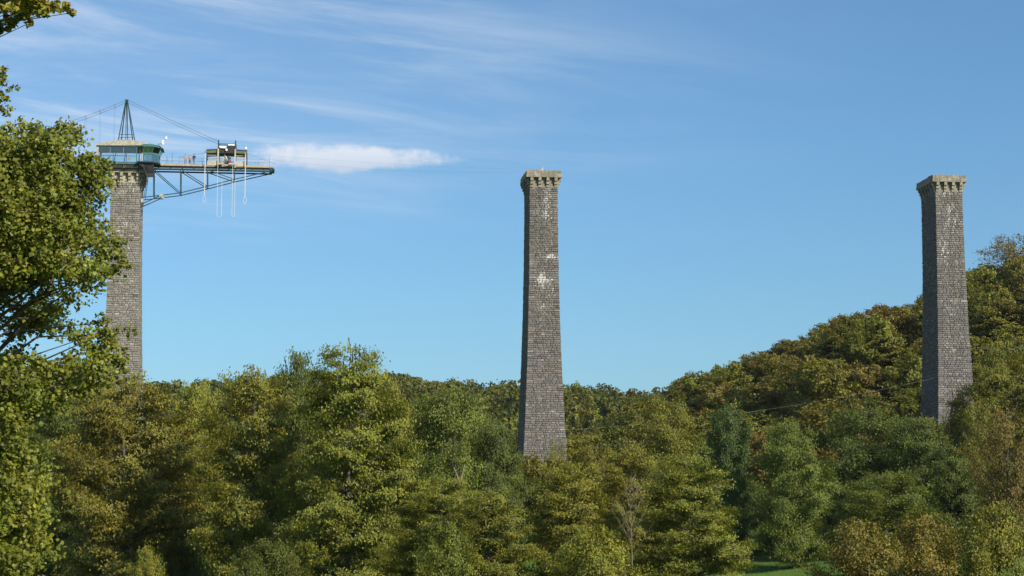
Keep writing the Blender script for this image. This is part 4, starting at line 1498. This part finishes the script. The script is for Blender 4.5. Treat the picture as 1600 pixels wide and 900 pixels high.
# far wood across the valley: a mass of crowns
C, N, s_, c_ = FAR
sub = np.random.default_rng(5)
allC, allN, allS, allc = [], [], [], []
yy = 500.0
cnt = 0
while yy < 665:
    step = 10.2
    x0, x1 = (-900 / F) * yy - 10, (330 / F) * yy
    xx = x0 + g.uniform(0, step)
    while xx < x1:
        x, y = xx + g.uniform(-2.5, 2.5), yy + g.uniform(-2.5, 2.5)
        xx += step
        gz = float(terrain(x, y))
        px, _ = project(x, y, 40)
        hgt = g.uniform(8, 14.5)
        lim = np.interp(px, SKYX, SKYY) + g.choice((-5, 0, 4, 8, 14)) + g.uniform(-2, 3)
        hgt = min(hgt, at(px, lim, y).z - gz)
        if hgt < 5:
            continue
        a = g.uniform(0, 6.28)
        ca, sa = math.cos(a), math.sin(a)
        sel = sub.random(len(C)) < .18
        k = hgt / 11.0
        kw = g.uniform(.75, 1.25)
        P_ = C[sel]
        allC.append(np.stack([(P_[:, 0] * ca - P_[:, 1] * sa) * kw + x, (P_[:, 0] * sa + P_[:, 1] * ca) * kw + y, P_[:, 2] * k + gz], 1))
        Q = N[sel]
        allN.append(np.stack([Q[:, 0] * ca - Q[:, 1] * sa, Q[:, 0] * sa + Q[:, 1] * ca, Q[:, 2]], 1))
        allS.append(s_[sel] * 1.7)
        base = np.array(LC[g.choice(['olive', 'mid_green', 'mid_green', 'olive_brown', 'dark_green', 'dark_green'])]) * g.uniform(.45, .8)
        allc.append(c_[sel] * base)
        cnt += 1
    yy += step * .95
me = leaf_mesh('distant_wood', np.concatenate(allC), np.concatenate(allN), np.concatenate(allS), np.concatenate(allc), 9)
dw = link('distant_wood', me, LEAF)
props(dw, 'hazy wooded hillside closing the valley behind the piers', 'wood', None, 'stuff')
print('far trees', cnt, 'leaves', len(me.polygons))

# ------------------------------------------------------------------ the two near trees at the picture's edge
def limb_tree(name, label, base_pt, clumps, leaf, per, color, trunk_r, fork_z, seed, flat=.7, warm=.3, radius=.5, expo=2.0, limb=1.0):
    """a tree given by the places of its leaf clumps; limbs are run out to each of them"""
    g2 = np.random.default_rng(seed)
    o = thing(name, label, 'tree', base_pt)
    bp_ = np.array(base_pt)
    wood = MB()
    zt_ = max(c_[2] for c_, r in clumps) - bp_[2]
    axis = [np.array([0, 0, -.2]), np.array([.1, 0, fork_z * .5]), np.array([0, .1, fork_z]), np.array([.15, -.1, fork_z + (zt_ - fork_z) * .5]), np.array([0, 0, zt_ * .93])]
    wood.tube(axis, [trunk_r * 1.3, trunk_r, trunk_r * .9, trunk_r * .55, trunk_r * .12], 9)
    Cs, Ns, ids = [], [], []
    nid = 0
    for (cp, rr) in clumps:
        c0 = np.array(cp) - bp_
        hd = np.hypot(c0[0], c0[1])
        za = np.clip(c0[2] - hd * g2.uniform(.35, .7), fork_z * .6, zt_ * .85)
        k = np.interp(za, [a_[2] for a_ in axis], range(5)); k0 = int(min(3, k))
        p0 = axis[k0] + (axis[k0 + 1] - axis[k0]) * (k - k0)
        mid = (p0 + c0) / 2 + np.array([0, 0, .12 * hd]) + g2.normal(0, .15, 3)
        r0 = (.010 * hd + .012) * limb
        wood.tube([p0, mid, c0], [r0, r0 * .55, r0 * .16], 5, cap=False)
        nsp = 5
        for q in range(nsp):
            dd = g2.normal(0, .55, 3) * np.array([rr, rr, rr * flat])
            e = c0 + dd
            wood.tube([c0 + dd * -.2, e], [r0 * .14, .006], 3, cap=False)
            n = int(per / nsp * g2.uniform(.7, 1.3) * max(rr / radius, .12) ** expo)
            Cs.append(e + g2.normal(0, .36, (n, 3)) * np.array([rr, rr, rr * flat * .9]))
            Ns.append(g2.normal(0, .75, (n, 3)) + np.array([.2, -.35, .5]))
            ids.append(np.full(n, nid)); nid += 1
    Cs = np.concatenate(Cs); Ns = np.concatenate(Ns); ids = np.concatenate(ids)
    keep = Cs[:, 2] > .1
    Cs, Ns, ids = Cs[keep], Ns[keep], ids[keep]
    me_ = leaf_mesh('crown', Cs, Ns, leaf * g2.uniform(.6, 1.3, len(Cs)), tint_cols(g2, ids, nid, warm, .14, .16), seed, .8, 5)
    wood.build('trunk', BARK, o)
    c2 = link('crown', me_, LEAF, o)
    c2.color = tuple(color) + (1,)
    return o


def in_poly(x, y, P):
    r = False
    j = len(P) - 1
    for i in range(len(P)):
        if (P[i][1] > y) != (P[j][1] > y) and x < (P[j][0] - P[i][0]) * (y - P[i][1]) / (P[j][1] - P[i][1]) + P[i][0]:
            r = not r
        j = i
    return r


OUT = [(-330, 330), (-260, 190), (-120, 150), (-20, 188), (12, 198), (30, 204), (62, 200), (88, 208), (112, 222), (122, 240), (140, 262), (150, 276), (152, 290),
       (140, 312), (142, 335), (150, 356), (148, 376), (166, 392), (166, 412), (148, 428), (142, 470), (160, 503), (180, 545), (184, 566), (146, 584), (108, 596),
       (60, 640), (46, 700), (40, 780), (60, 850), (30, 900), (-330, 900)]
HOLES = [[(108, 232), (124, 232), (122, 252), (106, 250)], [(100, 480), (140, 478), (136, 516), (100, 524), (78, 508)], [(66, 438), (100, 444), (104, 470), (80, 474)],
         [(70, 582), (110, 570), (118, 596), (80, 612)], [(140, 410), (158, 415), (150, 455), (138, 445)], [(15, 485), (45, 485), (40, 510), (18, 508)]]
ga = random.Random(77)
clumps = [(at(a_, b_, 46.5), .17) for a_, b_ in ((2, 112), (4, 134), (6, 152), (-8, 120), (-10, 150), (8, 172))]
clumps += [(at(a_, b_, 45.0), .19) for a_, b_ in ((160, 388), (172, 394), (182, 404), (184, 416), (170, 422), (158, 410), (150, 505), (164, 520), (176, 540), (188, 556), (192, 572), (176, 570), (160, 560), (186, 584))]
clumps += [(at(a_, b_, 45.5), .22) for a_, b_ in ((136, 258), (147, 270), (143, 282), (140, 296), (130, 268), (134, 288))]
tries = 0
KY = 46.0
while len(clumps) < 520 and tries < 40000:
    tries += 1
    px, py = ga.uniform(-320, 200), ga.uniform(60, 895)
    if not in_poly(px, py, OUT) or any(in_poly(px, py, h_) for h_ in HOLES):
        continue
    # open, see-through part in the middle of the crown
    if -40 < px < 150 and 440 < py < 570 and ga.random() < .55:
        continue
    if px < -20 and ga.random() < .5:
        continue
    e = max(0.0, 1 - ((px + 90) / 300) ** 2)
    dep = math.sqrt(e) * 4.0
    s_ = ga.choice((-1, -1, 1)) * ga.uniform(.35, 1) if ga.random() < .8 else ga.uniform(-.4, .4)
    if -40 < px < 150 and 440 < py < 570:
        s_ = abs(s_)
    Y = KY + s_ * dep
    p = at(px, py, Y)
    rr = ga.uniform(.30, .52)
    if any((p - q).length < .34 for q, _ in clumps):
        continue
    clumps.append((p, rr))
bx = at(-95, 800, KY).x
limb_tree('near_oak', 'big yellow-green oak standing nearest, partly hiding the cabin pier', (bx, KY, float(terrain(bx, KY)) - .05),
          [((p.x, p.y, p.z), r) for p, r in clumps], .106, 340, (.142, .162, .020), .30, 2.2, 31, radius=.42, warm=.16)
print('oak clumps', len(clumps))

# overhanging tree: only a branch tip reaches into the picture
NY = 26.0
cl2 = []
for px, py, r in ((4, 4, .14), (20, 2, .14), (34, 10, .12), (46, 4, .13), (58, 12, .11), (12, 18, .10), (70, 12, .10), (86, 9, .07), (36, 24, .07), (104, 12, .055), (17, 34, .05), (2, 44, .06),
                  (-20, 0, .2), (-40, 20, .25), (112, 20, .03), (-60, -20, .3), (-10, -20, .25), (30, -18, .2), (60, -14, .16), (46, 36, .03)):
    p = at(px, py, NY + ga.uniform(-.5, .5))
    cl2.append(((p.x, p.y, p.z), r))
for k in range(46):
    p = at(ga.uniform(-620, -110), ga.uniform(-320, 330), NY + ga.uniform(-2.8, 2.8))
    cl2.append(((p.x, p.y, p.z), ga.uniform(.3, .5)))
bx = at(-380, 800, NY).x
limb_tree('overhanging_tree', 'tree whose yellowing branch tip hangs in high against the sky', (bx, NY, float(terrain(bx, NY)) - .05),
          cl2, .10, 330, (.165, .165, .026), .22, 2.4, 32, radius=.42, warm=.35, expo=1.0, limb=.6)

# ------------------------------------------------------------------ long grass at the meadow edge
gg = np.random.default_rng(8)
n = 26000
Yg = gg.uniform(180, 262, n)
Xg = gg.uniform(1150, 1300, n)
Xg = (Xg - 800) / F * Yg
keep = (Yg > 215) | (gg.random(n) < .35)
Xg, Yg = Xg[keep], Yg[keep]
hz = np.where(Yg > 232, gg.uniform(.4, 1.2, len(Xg)), gg.uniform(.05, .16, len(Xg)))
zg = terrain(Xg, Yg)
wv = np.where(Yg > 232, .07, .035)
b = np.stack([Xg, Yg, zg], 1)
dxy = gg.normal(0, .25, (len(Xg), 2)) * hz[:, None]
V = np.empty((len(Xg), 3, 3))
V[:, 0] = b - np.stack([wv, 0 * wv, 0 * wv], 1)
V[:, 1] = b + np.stack([wv, 0 * wv, 0 * wv], 1)
V[:, 2] = b + np.stack([dxy[:, 0], dxy[:, 1], hz], 1)
cg = np.ones((len(Xg), 3, 4)); cg[:, :, :3] = (np.array([.085, .13, .025]) * gg.uniform(.7, 1.3, (len(Xg), 1)))[:, None, :]
gm = mesh_np('meadow_grass', V.reshape(-1, 3), np.arange(3 * len(Xg)), np.full(len(Xg), 3), cg.reshape(-1, 4))
props(link('meadow_grass', gm, LEAF), 'long grass along the edge of the small meadow', 'grass', None, 'stuff')

# ------------------------------------------------------------------ air of the valley
hz_m = bpy.data.materials.new('haze')
hz_m.use_nodes = True
t = NT(hz_m.node_tree)
pv = t.n('ShaderNodeVolumePrincipled', ins={'Color': (0.85, 0.92, 1.0, 1), 'Density': 0.00003, 'Anisotropy': 0.0})
o = t.n('ShaderNodeOutputMaterial')
t.t.links.new(pv.outputs[0], o.inputs['Volume'])
hb = MB().box(-2700, 2700, -1600, 4100, -12, 95).build('haze', hz_m)
hb['kind'] = 'stuff'
